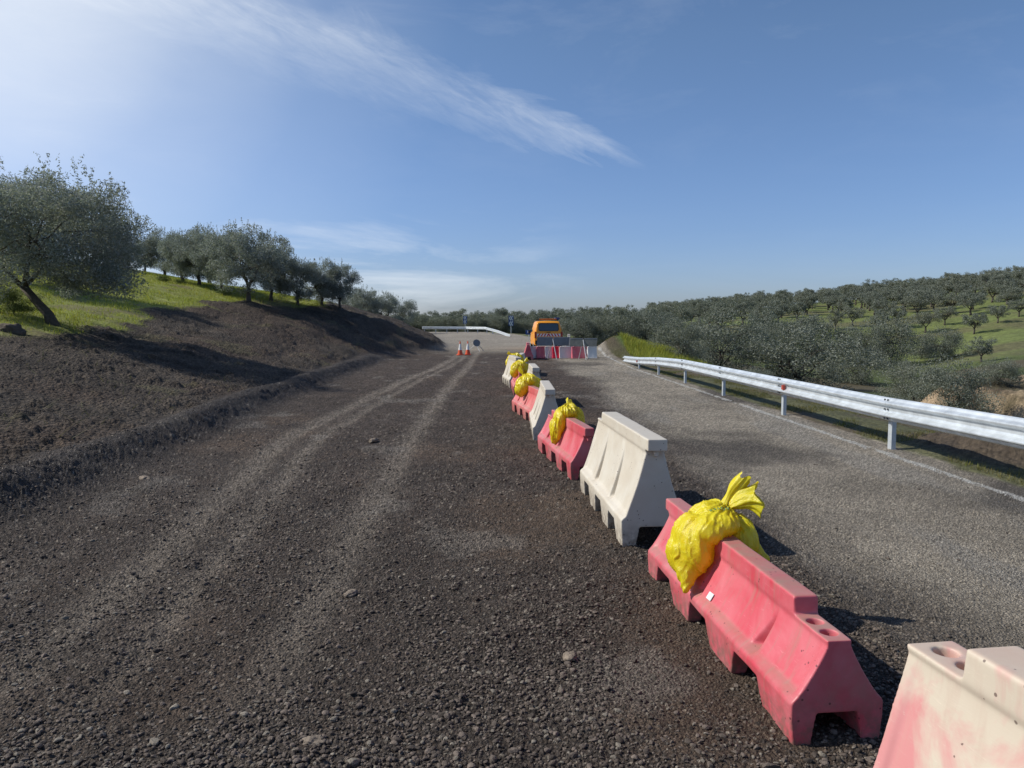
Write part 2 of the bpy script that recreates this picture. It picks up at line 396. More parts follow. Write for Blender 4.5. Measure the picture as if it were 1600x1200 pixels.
    berm = ((np.exp(-((e-.6)/.62)**2))*(1-ss(34, 42, y)))[:, None]
    C = C*(1-berm*.85)+np.array([.044, .039, .037])*berm*.85
    soil = np.array([.064, .051, .039])*(.4+1.2*fbm(x*1.1, y*1.1, 36, 5)[:, None])
    rd = ss(.52, .7, fbm(x*.3, y*.25, 37, 3))[:, None]
    soil = soil*(1-.35*rd)+np.array([.080, .050, .034])*rd*.35
    wd = ss(.66, .72, fbm(x*.9, y*.9, 38, 4))[:, None]*.35
    soil = soil*(1-wd)+np.array([.12, .11, .05])*wd
    bk = bank[:, None]; C = C*(1-bk)+soil*bk
    gr = np.array([.19, .21, .045])*(.7+.6*fbm(x*1.4, y*1.4, 39, 4)[:, None])
    bare = ss(.60, .72, fbm(x*.6+4, y*.6, 40, 4))[:, None]*.6
    gr = gr*(1-bare)+np.array([.12, .09, .055])*bare
    gl = grassL[:, None]; C = C*(1-gl)+gr*gl
    # right side: verge, gully, groves
    verge = np.array([.088, .088, .042])*(.7+.6*fbm(x*2.5, y*2.5, 41, 4)[:, None])
    vd = ss(.45, .62, fbm(x*.8, y*.5, 42, 4))[:, None]*.8
    verge = verge*(1-vd)+np.array([.095, .070, .048])*vd
    gul = np.array([.085, .073, .045])*(.7+.6*f1)
    gg = ss(.45, .60, fbm(x*.12, y*.12, 43, 4))[:, None]
    gul = gul*(1-gg)+np.array([.075, .095, .03])*gg
    grove = np.array([.125, .150, .045])*(.75+.5*fbm(x*.5, y*.5, 44, 4)[:, None])
    gb = ss(.50, .64, fbm(x*.05, y*.16, 45, 4))[:, None]*.65
    grove = grove*(1-gb)+np.array([.105, .088, .05])*gb
    w1 = ss(2, 7, g)[:, None]; w2 = ss(70, 90, y)[:, None]
    rc = verge*(1-w1)+gul*w1; rc = rc*(1-w2)+grove*w2
    hp = np.exp(-(((x-5.7)/1.5)**2+((y-41)/2.2)**2))[:, None]+ss(.25, .6, np.exp(-(((x-6.5)/1.0)**2+((y-9.6)/1.9)**2)))[:, None]
    rc = rc*(1-np.clip(hp, 0, 1))+np.array([.070, .054, .038])*np.clip(hp, 0, 1)
    gm = ss(.35, .6, np.exp(-(((x-7.8)/2.4)**2+((y-42)/5)**2)))[:, None]
    rc = rc*(1-gm)+np.array([.11, .19, .03])*gm
    cl = np.exp(-(((x-28)/5.2)**2+((y-39)/5.5)**2)); cl = (ss(.22, .34, cl+.2*(fbm(x*.4, y*.4, 70, 3)-.5))*(1-ss(.62, .75, cl)))[:, None]*.85
    rc = rc*(1-cl)+np.array([.21, .155, .10])*(.15+1.6*ss(.3, .7, fbm(x*1.2, y*1.2, 46, 5))[:, None])*cl
    rg = right[:, None]; C = C*(1-rg)+rc*rg
    # white edge line
    lx = XR(y)-.33
    ln = (np.abs(x-lx) < .055+.03*(vn(y*6, x*20, 47)-.5))*(y < 62)*(fbm(x*8, y*3, 48, 3) > .33)*(y > 0)
    ln = ln[:, None]*.7
    C = C*(1-ln)+np.array([.55, .54, .50])*ln
    # -------- small relief
    near = inview & (y < 60)
    amp = .012*(fbm(x*3, y*3, 51, 3)-.5)*onroad
    z = z+amp*inview+.020*(fbm(x*5, y*5, 64, 4)-.5)*onroad*(1-laneK)*inview*(1-ss(30, 45, y))+.022*(fbm(x*7, y*7, 62, 4)-.5)*laneK*inview+.035*(fbm(x*2.6, y*2.6, 63, 2)-.5)*laneK*inview*(1-ss(20, 40, y))
    z = z-.018*np.clip(rut, 0, 1)*onroad*(y < 45)
    # ridges pushed up beside the ruts, roller marks between
    rm = np.sin(y*5+3*fbm(x*1.5, y*.8, 53, 2))*.006*np.exp(-((x+2.3)/.55)**2)*(y < 30)
    z = z+rm*(onroad & inview)
    lumpmask = ss(.50, .64, fbm(x*1.3, y*1.3, 55, 3))*laneK
    z = z+.030*lumpmask*(fbm(x*9, y*9, 56, 3))*inview
    # clods on the bank and verge
    m = inview & (e > .7) & (y < 75)
    xm, ym = x[m], y[m]
    bb = bank[m]*(1-.85*grassL[m])
    big = fbm(xm*.9, ym*.9, 57, 3)
    h2, i2 = worley(xm, ym, .33, 300, .25, .62, .6); h3, i3 = worley(xm, ym, .14, 310, .25, .65, .7)
    fur = np.abs(np.sin((xm*.9+ym*.25)*2.2+2.5*fbm(xm*.5, ym*.5, 58, 3)))
    z[m] += bb*(.12*(big-.5)+.45*h2*ss(.3, .6, vn(xm*.7, ym*.7, 59))+.55*h3+.05*(fbm(xm*7, ym*7, 60, 3)-.5)+.07*fur*ss(12, 26, ym))
    C[m] *= (1-bb[:, None])+bb[:, None]*(.75+.5*np.where(i2 > 0, i2, .5)[:, None])
    m = inview & (g > .25) & (y < 60)
    xm, ym = x[m], y[m]
    h2, i2 = worley(xm, ym, .12, 320, .25, .6, .5)
    hpm = np.clip(hp[m, 0], 0, 1)
    z[m] += .5*h2*(.15+.85*hpm)+.07*(fbm(xm*2.5, ym*2.5, 61, 4)-.5)*(.6+hpm)*ss(.2, 1.0, g[m])
    # stones
    def layer(cell, ymax, seed, rmin, rmax, prob, k, dens, cm, cmax):
        m = inview & (y < ymax) & onroad & (dens > .02)
        xm, ym = x[m], y[m]
        h, i = worley(xm, ym, cell, seed, rmin, rmax, prob)
        on = (i > 0) & (_h(np.floor(xm/cell*.37), np.floor(ym/cell*.37), seed+20) < dens[m]*1.3)
        fade = 1-ss(ymax*.7, ymax, ym)
        z[m] += np.where(on, h*k, 0)*fade
        t = np.where(on, i, 0)
        cs = C[m]; sc = np.array(cm)*(.4+1.3*(t[:, None]**2))*(.9+.2*f1[m])
        pale = (t > cmax-.03)[:, None]
        sc = np.where(pale, np.array([.26, .225, .18]), sc)
        sc = sc*(lk[m])+(1-lk[m])*old[m]*(.45+.9*t[:, None])
        w = (on*(.75*fade))[:, None]
        C[m] = cs*(1-w)+sc*w
    dn = stone_den*laneK
    bd = np.clip(np.exp(-((e-.6)/.55)**2)*1.1, 0, 1)*(y < 40)
    rightdn = np.clip(.60*(1-laneK)+.3*dk[:, 0], 0, 1)*(g < -.35)
    layer(.017, 10, 400, .25, .62, .85, .55, np.clip(dn+bd+.6*rightdn, 0, 1), (.105, .088, .074), .92)
    layer(.030, 16, 420, .22, .58, .50, .60, np.clip(dn*.9+bd+.35*rightdn, 0, 1), (.095, .080, .067), .94)
    layer(.065, 26, 440, .18, .45, .20, .60, np.clip(dn*.5+bd, 0, 1), (.085, .071, .060), .96)
    m = inview & (e > -.4) & (e < 2) & (y < 40)
    h2, i2 = worley(x[m], y[m], .11, 460, .25, .6, .7)
    z[m] += .5*h2*np.exp(-((e[m]-.6)/.5)**2)
    gr1 = rng.random(n); gr2 = rng.random(n)
    soft = (inview & (y < 70))*(1-grassL)*np.where(g > 0, .45, 1)*(.7+.3*lane)*np.where(e > .9, .55, 1)
    C = C*(1+soft*(1-.6*ss(25, 45, y))*(1.15*gr1**1.6-.44))[:, None]
    z = z+soft*(gr2-.5)*np.clip(.0016+.0009*y, 0, .007)*(1-.7*ss(20, 40, y))*np.where((e < .9) & (g < 0), 1-.35*(1-lane), 1)
    C = np.clip(C, .008, .8)
    V = np.stack([x, y, z], 1)
    nr, nc = yy.shape
    idx = np.arange(n).reshape(nr, nc)
    Q = np.stack([idx[:-1, :-1], idx[:-1, 1:], idx[1:, 1:], idx[1:, :-1]], -1).reshape(-1, 4)
    q0 = Q[:, 0]
    cls = np.zeros(len(Q), int)                    # 0 road
    cls[(lane[q0] > .5)] = 1
    cls[e[q0] > .05] = 1
    cls[bank[q0] > .5] = 2
    cls[grassL[q0] > .5] = 3
    cls[(g[q0] > 0) | (y[q0] > 97)] = 4
    cls[(cls == 4) & (y[q0] > 75)] = 5
    names = [('road', ground_mat('worn_asphalt', 50, 1.0, .04, .92, (.40, 1.65))), ('gravel_track', ground_mat('dark_gravel', 42, 1.0, .035, .92, (.5, 1.5))),
             ('embankment', ground_mat('turned_soil', 12, 1.0, .10, .95, (.5, 1.5))), ('grass_slope', ground_mat('grassy_ground', 8, .6, .04, .95)),
             ('gully', ground_mat('rough_verge', 9, .7, .05, .95)), ('hillside', ground_mat('grove_ground', 1.5, .5, .12, .95))]
    for k, (nm, mt) in enumerate(names):
        q = Q[cls == k]; uq, inv = np.unique(q, return_inverse=True)
        me = npmesh(nm, V[uq], inv.reshape(-1, 4), C[uq])
        o = link(nm, me, mt, None, True); tag(o, kind='structure')
    print('ground verts', n)
    return z.reshape(nr, nc), Y, U
gd = build_ground()
# ---------------------------------------------------------------- plastic barriers
def barrier_mesh(name, Ln, W, Ht, low, lowlen, capw, capdrop, ledge, slopeh, over, grooves=(.20, .55), gaps=(.22, .53, .83)):
    """long axis +X from 0 to Ln; low end with filler holes at x=0, high cap on to the far end"""
    ns = int(Ln/.0125)+1
    S = np.linspace(0, Ln, ns*2-1)
    def prof(s):                       # list of (halfwidth, z) from ground to top
        hi = s > lowlen
        top = Ht if hi else low
        P = []
        def add(w, z): P.append((w, z))
        b = W/2
        for t in np.linspace(0, 1, 5): add(b-.012+.012*min(1, t*1.3), t*(ledge-.02))
        add(b, ledge-.008); add(b-.012, ledge+.006)
        sl0 = slopeh; z0 = ledge+.02
        for t in np.linspace(0, 1, 22):
            z = z0+(Ht-capdrop-z0)*t
            ft = t**.93
            w = sl0*(1-ft)+(capw*.90)*ft-.004*math.sin(math.pi*t)
            # fluted panels: each swings inwards towards a crease that fades out upwards
            if Ln > 1.5 and .03 < s < Ln-.03:
                edge = min((s-.03), (Ln-.03-s), .02)/.02
                w -= .020*edge*(1-t)**.6*min(1, (t+.02)*16)
                if t < .93:
                    gw = (.085 if Ln > 1.5 else .05)*(1-t)**.9+.006
                    for g0 in grooves:
                        q_ = s-g0*Ln
                        if 0 <= q_ < gw: w -= .062*(1-t)**.9*min(1, (t+.02)*16)*min(1, (gw-q_)/.03, (q_+.004)/.012)
                        elif -.22 < q_ < 0: w += .014*(1-t)**.8*(1+q_/.22)*min(1, (t+.02)*16)
            add(w, z)
        zc = Ht-capdrop
        add(capw*.97, zc+.012); add(capw, zc+.025)
        add(capw*.99, (zc+.025+top)/2 if top > zc+.04 else zc+.03)
        add(capw*.985, max(top-.004, zc+.034)); add(capw*.93, max(top, zc+.037))
        P = [(w, min(z, top)) for w, z in P]
        return P
    bm = bmesh.new(); rings = []
    SS = list(S)
    for s in SS:
        P = prof(s)
        endf = 1.0
        ring = [bm.verts.new((s, -w, z)) for w, z in P]+[bm.verts.new((s, w, z)) for w, z in reversed(P)]
        rings.append(ring)
    for a, c in zip(rings[:-1], rings[1:]):
        k = len(a)
        for i in range(k): bm.faces.new((a[i], a[(i+1) % k], c[(i+1) % k], c[i]))
    bm.faces.new(rings[0]); bm.faces.new(rings[-1][::-1])
    bmesh.ops.recalc_face_normals(bm, faces=bm.faces)
    if over:                           # cap tongue sticking out past the body
        zc = Ht-capdrop
        box(bm, (Ln+over/2-.02, 0, (zc+.02+Ht)/2), (over+.04, capw*1.95, Ht-zc-.02))
        bmesh.ops.create_cone(bm, cap_ends=True, segments=16, radius1=.02, radius2=.026, depth=.05, matrix=Matrix.Translation((Ln+over*.5, 0, zc)))
    me = bpy.data.meshes.new('tmp'); bm.to_mesh(me); bm.free()
    o = bpy.data.objects.new('tmp', me); col.objects.link(o)
    cut = bmesh.new()
    def prism(pts, axis, a, b_):
        v1 = [cut.verts.new((p[0], a, p[1]) if axis == 'y' else (a, p[0], p[1])) for p in pts]
        v2 = [cut.verts.new((p[0], b_, p[1]) if axis == 'y' else (b_, p[0], p[1])) for p in pts]
        k = len(pts)
        for i in range(k): cut.faces.new((v1[i], v1[(i+1) % k], v2[(i+1) % k], v2[i]))
        cut.faces.new(v1[::-1]); cut.faces.new(v2)
    gh = ledge*(.74 if Ln > 1.5 else .28)
    hw = .17 if Ln > 1.5 else .14
    for gc in gaps:
        c = gc*Ln
        prism([(c-hw-.03, -.06), (c+hw+.03, -.06), (c+hw*.72, gh), (c-hw*.72, gh)], 'y', -W, W)
    q = W*.27
    c1 = cut; bmesh.ops.recalc_face_normals(cut, faces=cut.faces)
    me1 = bpy.data.meshes.new('cut1'); cut.to_mesh(me1); cut.free()
    cut = bmesh.new()
    v = [(-q*1.12, -.06), (q*1.12, -.06), (q*.8, gh*.98), (-q*.8, gh*.98)]
    prism(v, 'x', -.2, Ln+.2); bmesh.ops.recalc_face_normals(cut, faces=cut.faces)
    me2 = bpy.data.meshes.new('cut2'); cut.to_mesh(me2); cut.free()
    cut = bmesh.new()
    for hx in ((lowlen*.30, lowlen*.72) if Ln > 1.5 else (lowlen*.5,)):
        bmesh.ops.create_cone(cut, cap_ends=True, segments=24, radius1=min(capw*.62, .034), radius2=min(capw*.62, .034), depth=.16, matrix=Matrix.Translation((hx, 0, low+.01)))
    me3 = bpy.data.meshes.new('cut3'); cut.to_mesh(me3); cut.free()
    cos = []
    for mm in (me1, me2, me3):
        c = bpy.data.objects.new('cut', mm); col.objects.link(c); cos.append(c)
    rm0 = o.modifiers.new('r0', 'REMESH'); rm0.mode = 'VOXEL'; rm0.voxel_size = .005
    for c in cos:
        b_ = o.modifiers.new('b', 'BOOLEAN'); b_.object = c; b_.operation = 'DIFFERENCE'; b_.solver = 'EXACT'
    rm = o.modifiers.new('r', 'REMESH'); rm.mode = 'VOXEL'; rm.voxel_size = .0055
    sm = o.modifiers.new('s', 'SMOOTH'); sm.factor = .5; sm.iterations = 7
    out = evaluate(o, name)
    # shallow dents and unevenness of blow-moulded plastic
    nv = len(out.vertices); co = np.empty(nv*3, np.float32); out.vertices.foreach_get('co', co); co = co.reshape(-1, 3)
    d = (fbm(co[:, 0]*5+3, co[:, 2]*6, 91, 3)-.5)*.008
    co[:, 1] += d*np.sign(co[:, 1]); out.vertices.foreach_set('co', co.ravel())
    out.polygons.foreach_set('use_smooth', [True]*len(out.polygons))
    for c in cos+[o]: bpy.data.objects.remove(c)
    out.materials.clear(); out.materials.append(M['red']); print(name, nv)
    return out
red_me = barrier_mesh('red_barrier', 2.04, .385, .51, .43, .27, .056, .10, .185, .168, .07)
wht_me = barrier_mesh('cream_barrier', 1.95, .50, .84, .755, .22, .078, .11, .23, .218, .07, (.30, .66), (.20, .50, .80))
sml_me = barrier_mesh('short_barrier', .95, .36, .62, .60, .10, .07, .07, .07, .165, .02, (), ())
def place_barrier(me, A, B, W, mat, label, group, flipped=False, zs=1.0, z=None, name='road_barrier'):
    """A: left foot of the near end, B: left foot of the far end (ground points)"""
    A = Vector(A); B = Vector(B)
    d = Vector((B.x-A.x, B.y-A.y, 0)).normalized(); right = Vector((d.y, -d.x, 0))
    c = A+right*(W/2); c0 = c.copy()
    o = bpy.data.objects.new(name, me); col.objects.link(o)
    rz = math.atan2(d.y, d.x)
    if flipped:
        rz += math.pi; c = c+d*flipped
    zz = h1(c.x, c.y) if z is None else z
    zf = h1(c.x+d.x*2, c.y+d.y*2) if not flipped else zz
    o.location = (c.x, c.y, zz-.006); o.rotation_euler = (0, 0, rz); o.scale = (1, 1, zs)
    o.material_slots[0].link = 'OBJECT'; o.material_slots[0].material = M[mat]
    tag(o, label, 'barrier', group)
    return o, c0, d, right
GB = 'plastic road barriers set end to end along the gravel lane'
# nearest one, low end pointing away: we see it from its side
o0, *_ = place_barrier(wht_me, (1.22, .10, 0), (.955, 2.03, 0), .50, 'patchy', 'sun-faded pink and cream plastic barrier cut off by the lower right photo corner', GB, flipped=1.95)
A = gp(1234, 1167); B = gp(1005.5, 892)
b1, c1, d1, r1 = place_barrier(red_me, A, B, .385, 'red', 'red plastic barrier with a small white sticker and the largest yellow bag over it', GB)
print('B1', A, B, (B-A).length)
A2 = gp(970, 858); B2 = gp(903.5, 764.5); print('B2', A2, B2, (B2-A2).length)
b2, *_2 = place_barrier(wht_me, A2, B2, .50, 'cream', 'tall cream plastic barrier nearest to the camera, with a bare top', GB, flipped=1.95)
A3 = gp(891, 752); B3 = gp(835, 699); print('B3', A3, B3, (B3-A3).length)
b3, c3, d3, r3 = place_barrier(red_me, A3, B3, .385, 'red', 'red plastic barrier just beyond the nearest cream one, narrow yellow bag over it', GB, flipped=2.04, zs=1.15)
A4 = gp(832, 690)
b4, *_4 = place_barrier(wht_me, A4, A4+Vector((.0, 2, 0)), .50, 'cream', 'cream plastic barrier wedged between the second and third red barriers from the camera', GB, flipped=1.95, zs=.92)
A5 = gp(828.7, 662); B5 = gp(800, 642); print('B5', A5, B5)
b5, c5, d5, r5 = place_barrier(red_me, A5, B5, .385, 'palered', 'pale pink-red barrier with a round yellow bag, its four feet plain to see', GB, flipped=2.04, zs=1.15)
b6, *_6 = place_barrier(wht_me, (.24, 15.2, 0), (.20, 17.2, 0), .50, 'cream', 'cream barrier mostly hidden behind the round yellow bag, only its cap showing', GB, flipped=1.95)
b7, c7, d7, r7 = place_barrier(red_me, (.03, 17.9, 0), (-.03, 19.9, 0), .385, 'palered', 'faded pink barrier under the fourth yellow bag, beside a long cream one', GB, flipped=2.04, zs=1.25)
b8, *_8 = place_barrier(wht_me, (-.08, 20.3, 0), (-.30, 22.3, 0), .50, 'cream', 'cream fluted barrier leftmost in the row, right before the farthest yellow bag', GB, flipped=1.95)
b9, c9, d9, r9 = place_barrier(red_me, (-.12, 22.7, 0), (-.02, 24.7, 0), .385, 'palered', 'faded red barrier under the farthest yellow bag', GB, flipped=2.04, zs=1.35)
place_barrier(wht_me, (.02, 25.0, 0), (.15, 27, 0), .50, 'cream', 'cream barrier peeping out behind the farthest yellow bag', GB, flipped=1.95, zs=.9)
place_barrier(red_me, (.15, 27.3, 0), (.25, 29.3, 0), .385, 'red', 'red barrier hidden in the row beyond the farthest yellow bag', GB, flipped=2.04, zs=1.2)
place_barrier(wht_me, (.55, 36.3, 0), (.56, 38.3, 0), .50, 'red', 'tall deep red barrier at the left corner of the crossing row', 'barriers blocking the lane ahead of the van')
xs = [(829, 'rowwhite', 'white short barrier leftmost in the crossing row, tilted beside the tall red one'), (842, 'rowred', 'dull pink short barrier between two white ones left of the sign legs'),
      (854, 'rowwhite', 'white short barrier directly left of the board stand legs'), (867, 'bright', 'bright red short barrier under the twin grey sign boards'),
      (881, 'rowwhite', 'white short barrier directly right of the bright red one'), (901, 'rowred', 'deep red short barrier right of the white ones, under a cream ledge'),
      (921, 'rowwhite', 'white short barrier rightmost of the crossing row beside the dirt heap')]
for (px, mt, lb), wd in zip(xs, (.46, .44, .42, .44, .68, .68, .42)):
    p = gp(px+3, 559.5); ang = R(random.uniform(4, 14)); dx_ = wd*1.16
    o, *_ = place_barrier(sml_me, (p.x-dx_/2, p.y, 0), (p.x-dx_/2+math.cos(ang), p.y+math.sin(ang), 0), .40, mt, lb, 'barriers blocking the lane ahead of the van')
    o.scale.x = dx_/.99
p = gp(893, 557)
place_barrier(wht_me, (p.x-.25, p.y+1.9, 0), (p.x-.1, p.y+3.9, 0), .50, 'cream', 'tall cream barrier standing end-on behind the crossing row, right of the van', 'barriers blocking the lane ahead of the van', zs=1.32)
# sticker on the near red barrier
def on_side(me, s, z, side):
    best = None; bd = 9
    for v in me.vertices:
        if v.co.y*side > 0 and v.normal.y*side > .2:
            d = abs(v.co.x-s)+abs(v.co.z-z)
            if d < bd: bd = d; best = v
    return best.co.copy(), best.normal.copy()
co_, no_ = on_side(red_me, 1.02, .235, 1)
bm = bmesh.new()
q = no_.to_track_quat('Z', 'Y').to_matrix()
box(bm, co_+no_*.006, (.052, .040, .003), q, .001)
bmo('sticker', bm, M['sticker'], b1)
# ---------------------------------------------------------------- yellow bags
def bag_mesh(name, blobs, neck, cone=None, seed=0, amp=.012):
    bm = bmesh.new()
    for c, r in blobs:
        bmesh.ops.create_icosphere(bm, subdivisions=3, radius=1, matrix=Matrix.Translation(c) @ Matrix.Diagonal((*r, 1)))
    for (a, c, ra, rc) in (cone or []):
        a = Vector(a); c = Vector(c); pts = [a.lerp(c, t) for t in np.linspace(0, 1, 8)]
        tube(bm, pts, [ra+(rc-ra)*t for t in np.linspace(0, 1, 8)], 14)
    me = bpy.data.meshes.new('t'); bm.to_mesh(me); bm.free()
    o = bpy.data.objects.new('t', me); col.objects.link(o)
    r = o.modifiers.new('r', 'REMESH'); r.mode = 'VOXEL'; r.voxel_size = .0068
    s = o.modifiers.new('s', 'SMOOTH'); s.factor = .6; s.iterations = 22
    out = evaluate(o, name); bpy.data.objects.remove(o)
    nv = len(out.vertices); co = np.empty(nv*3); no = np.empty(nv*3)
    out.vertices.foreach_get('co', co); out.vertices.foreach_get('normal', no); co = co.reshape(-1, 3); no = no.reshape(-1, 3)
    q = co-np.array(neck); dist = np.linalg.norm(q, axis=1)
    az = np.arctan2(q[:, 1], q[:, 0])
    az2 = az+.5*fbm(co[:, 0]*6+seed, co[:, 2]*6, 80+seed, 3)
    pl = (1-np.abs(np.sin(az2*6.5+2*fbm(dist*4, az, 81, 2))))**1.5+.5*(1-np.abs(np.sin(az2*13+1)))**2
    fall = np.exp(-(dist/.16)**2)*1.0+.28*np.exp(-(dist/.34)**2)
    # broken crumples: ridged noise along skewed directions
    w = fbm(co[:, 0]*7+co[:, 2]*5, co[:, 1]*9-co[:, 2]*4, 82+seed, 4); rid = 1-np.abs(2*w-1)
    w2 = fbm(co[:, 0]*16-co[:, 2]*9, co[:, 1]*15+co[:, 2]*14, 83+seed, 4); rid2 = 1-np.abs(2*w2-1)
    fo = fbm(az2*2.6+seed, dist*2.5, 85+seed, 3); fo = 1-np.abs(2*fo-1)
    fo2 = fbm(az2*7+seed, dist*6, 86+seed, 3); fo2 = 1-np.abs(2*fo2-1)
    disp = amp*(2.0*pl*fall+1.3*(fo**8-.25)+1.1*(fo2**9-.15)+.45*(rid**9-.12)+.15*(rid2**8-.15))
    co += no*disp[:, None]
    out.vertices.foreach_set('co', co.astype(np.float32).ravel())
    out.polygons.foreach_set('use_smooth', [True]*len(out.polygons))
    out.materials.clear(); out.materials.append(M['bag'])
    return out
def tail(bm, p0, p1, r0, r1, flat, seed, bend=(0, 0, 0)):
    p0 = Vector(p0); p1 = Vector(p1); d = (p1-p0).normalized(); u = d.orthogonal().normalized(); v = d.cross(u)
    nr, nk = 16, 40; rings = []
    for i in range(nr):
        t = i/(nr-1); p = p0.lerp(p1, t)+Vector(bend)*math.sin(math.pi*t)
        r = r0+(r1-r0)*t**1.2+.006*math.sin(t*9+seed)
        ring = []
        for k in range(nk):
            a = 2*math.pi*k/nk
            pr = 1+.13*math.sin(a*4+seed+t*2.5)+.10*math.sin(a*9+seed*2+t*3)+.07*math.sin(a*15+seed)
            ring.append(bm.verts.new(p+(u*math.cos(a)*pr+v*math.sin(a)*pr*flat)*r+d*(.02*t*math.sin(a*3+seed))))
        rings.append(ring)
    for a, c in zip(rings[:-1], rings[1:]):
        for k in range(nk): bm.faces.new((a[k], a[(k+1) % nk], c[(k+1) % nk], c[k]))
# local axes of a bag: X along the barrier (away from camera), Y to the left(-)/right(+)... placed with own matrix
def place_bag(me, centre, d, z, label, sc=(1, 1, 1), rz=0):
    e = bpy.data.objects.new('sandbag', me); col.objects.link(e)
    e.location = (centre.x, centre.y, z); e.rotation_euler = (0, 0, math.atan2(d.y, d.x)+rz); e.scale = sc
    tag(e, label, 'bag', 'yellow plastic bags weighing down the barriers')
    return e
# in local coordinates +Y is the left-hand side (towards the gravel lane), +X points away from the camera
big = bag_mesh('large_sandbag', [((0, .02, .56), (.24, .13, .085)), ((-.02, .16, .43), (.21, .115, .17)), ((.02, .20, .36), (.19, .10, .12)),
      ((-.02, -.14, .45), (.19, .10, .13)), ((-.12, .10, .53), (.14, .10, .08)), ((.10, -.04, .57), (.13, .10, .07))], (.03, -.06, .66),
      cone=[((-.03, .19, .38), (-.17, .245, .20), .13, .012), ((0, -.15, .42), (-.10, -.29, .33), .10, .03)], seed=1, amp=.0085)
cb = Vector((c1.x, c1.y, 0))+d1*1.32
bagA = place_bag(big, cb, d1, 0.0, 'large crumpled yellow bag with twisted upright neck draped over the nearest red barrier', (.86, .90, 1.0))
bm = bmesh.new()
tail(bm, (.03, -.06, .615), (.02, -.19, .80), .022, .042, .55, 1.0, (0.02, .02, -.01))
tail(bm, (.03, -.07, .615), (-.06, -.25, .69), .024, .095, .38, 4.0, (0, 0, .03))
o = bmo('tied_neck', bm, M['bag'], bagA, True)
# faint green print, broken up by the folds
bm = bmesh.new()
for k, (dx, w) in enumerate(((0, .016), (.024, .017), (.047, .012), (.066, .005), (.082, .014), (.104, .016))):
    yy_ = -.0
    def P(a, r_=.011): return (-.115+.012*math.sin(k)*0, .085-dx+math.cos(a)*w*.5, 0)
    x0 = -.20; ybase = .075-dx
    zt = None
    # drop each letter arc on the bag surface
    pts = []
    for a in np.linspace(.5, 5.6, 7):
        yl = ybase+math.cos(a)*w*.5; xl = -.10-math.sin(a)*.012
        ok, loc, nor, _i = bagA.ray_cast(Vector((xl, yl, 1.2)), Vector((0, 0, -1))) if False else (False, None, None, None)
        pts.append((xl, yl))
    me_v = None
    # nearest vertex heights
    P3 = []
    for xl, yl in pts:
        bz = max((v.co.z for v in big.vertices if abs(v.co.x-xl) < .009 and abs(v.co.y-yl) < .009), default=None)
        if bz: P3.append((xl, yl, bz+.0035))
    if len(P3) > 2: tube(bm, P3, .0022, 5)
bmo('printed_mark', bm, M['print'], bagA)
arch = bag_mesh('sandbag', [((0, .0, .56), (.15, .14, .07)), ((0, .14, .46), (.15, .09, .14)), ((.02, .19, .35), (.13, .085, .15)), ((0, -.14, .46), (.15, .10, .13)), ((.03, -.18, .40), (.12, .08, .11))],
      (.06, .0, .64), cone=[((.02, .19, .35), (.05, .22, .19), .09, .03)], seed=3, amp=.013)
rnd = bag_mesh('round_sandbag', [((0, .0, .60), (.19, .16, .10)), ((0, .12, .50), (.19, .13, .15)), ((0, -.12, .50), (.19, .13, .15)), ((.0, .17, .43), (.15, .10, .12))],
      (.10, .05, .70), seed=6, amp=.014)
bag3 = place_bag(arch, Vector((c3.x, c3.y, 0))+d3*.98, d3, .06, 'long thin yellow bag sagging down the red barrier beyond the nearest cream one', (.85, .78, 1.03))
bag5 = place_bag(rnd, Vector((c5.x, c5.y, 0))+d5*1.15, d5, .05, 'round yellow bag bulging over the pink-red barrier that shows four feet', (1.0, 1.0, 1.03))
bag7 = place_bag(rnd, Vector((c7.x, c7.y, 0))+d7*.5, d7, .10, 'yellow bag draped over a faded pink barrier, second farthest of the bags', (.8, .95, 1.03), .3)
bag9 = place_bag(arch, Vector((c9.x, c9.y, 0))+d9*.55, d9, .16, 'farthest yellow bag in the barrier row, hanging low on its left side', (.9, 1.05, 1.06))
for bg, a, c in ((bag5, (.12, .08, .66), (.17, .16, .82)), (bag3, (.1, 0, .62), (.17, -.05, .68)), (bag7, (0, -.1, .66), (0, -.2, .74)), (bag9, (0, .1, .63), (0, .22, .66))):
    bm = bmesh.new(); tail(bm, a, c, .018, .05, .6, 2.0); bmo('tied_neck', bm, M['bag'], bg, True)
# ---------------------------------------------------------------- guardrails
WP = [(-.0, .0), (.018, .012), (.030, .040), (.078, .062), (.082, .075), (.078, .090), (.030, .118), (.022, .140), (.022, .170), (.030, .192), (.078, .220), (.082, .235), (.078, .250), (.030, .272), (.018, .298), (0, .31)]
def beam(bm, path, side):
    """path: list of (point at rail bottom, depth scale); side: unit vector towards traffic"""
    prev = None
    for p, sd in path:
        ring = [bm.verts.new(Vector(p)+Vector(sd)*(o_-.0)+Vector((0, 0, z_))) for o_, z_ in WP]
        back = [bm.verts.new(Vector(p)+Vector(sd)*(o_-.006)+Vector((0, 0, z_))) for o_, z_ in reversed(WP)]
        r = ring+back
        if prev:
            k = len(r)
            for i in range(k): bm.faces.new((prev[i], prev[(i+1) % k], r[(i+1) % k], r[i]))
        else: bm.faces.new(r)
        prev = r
    bm.faces.new(prev[::-1])
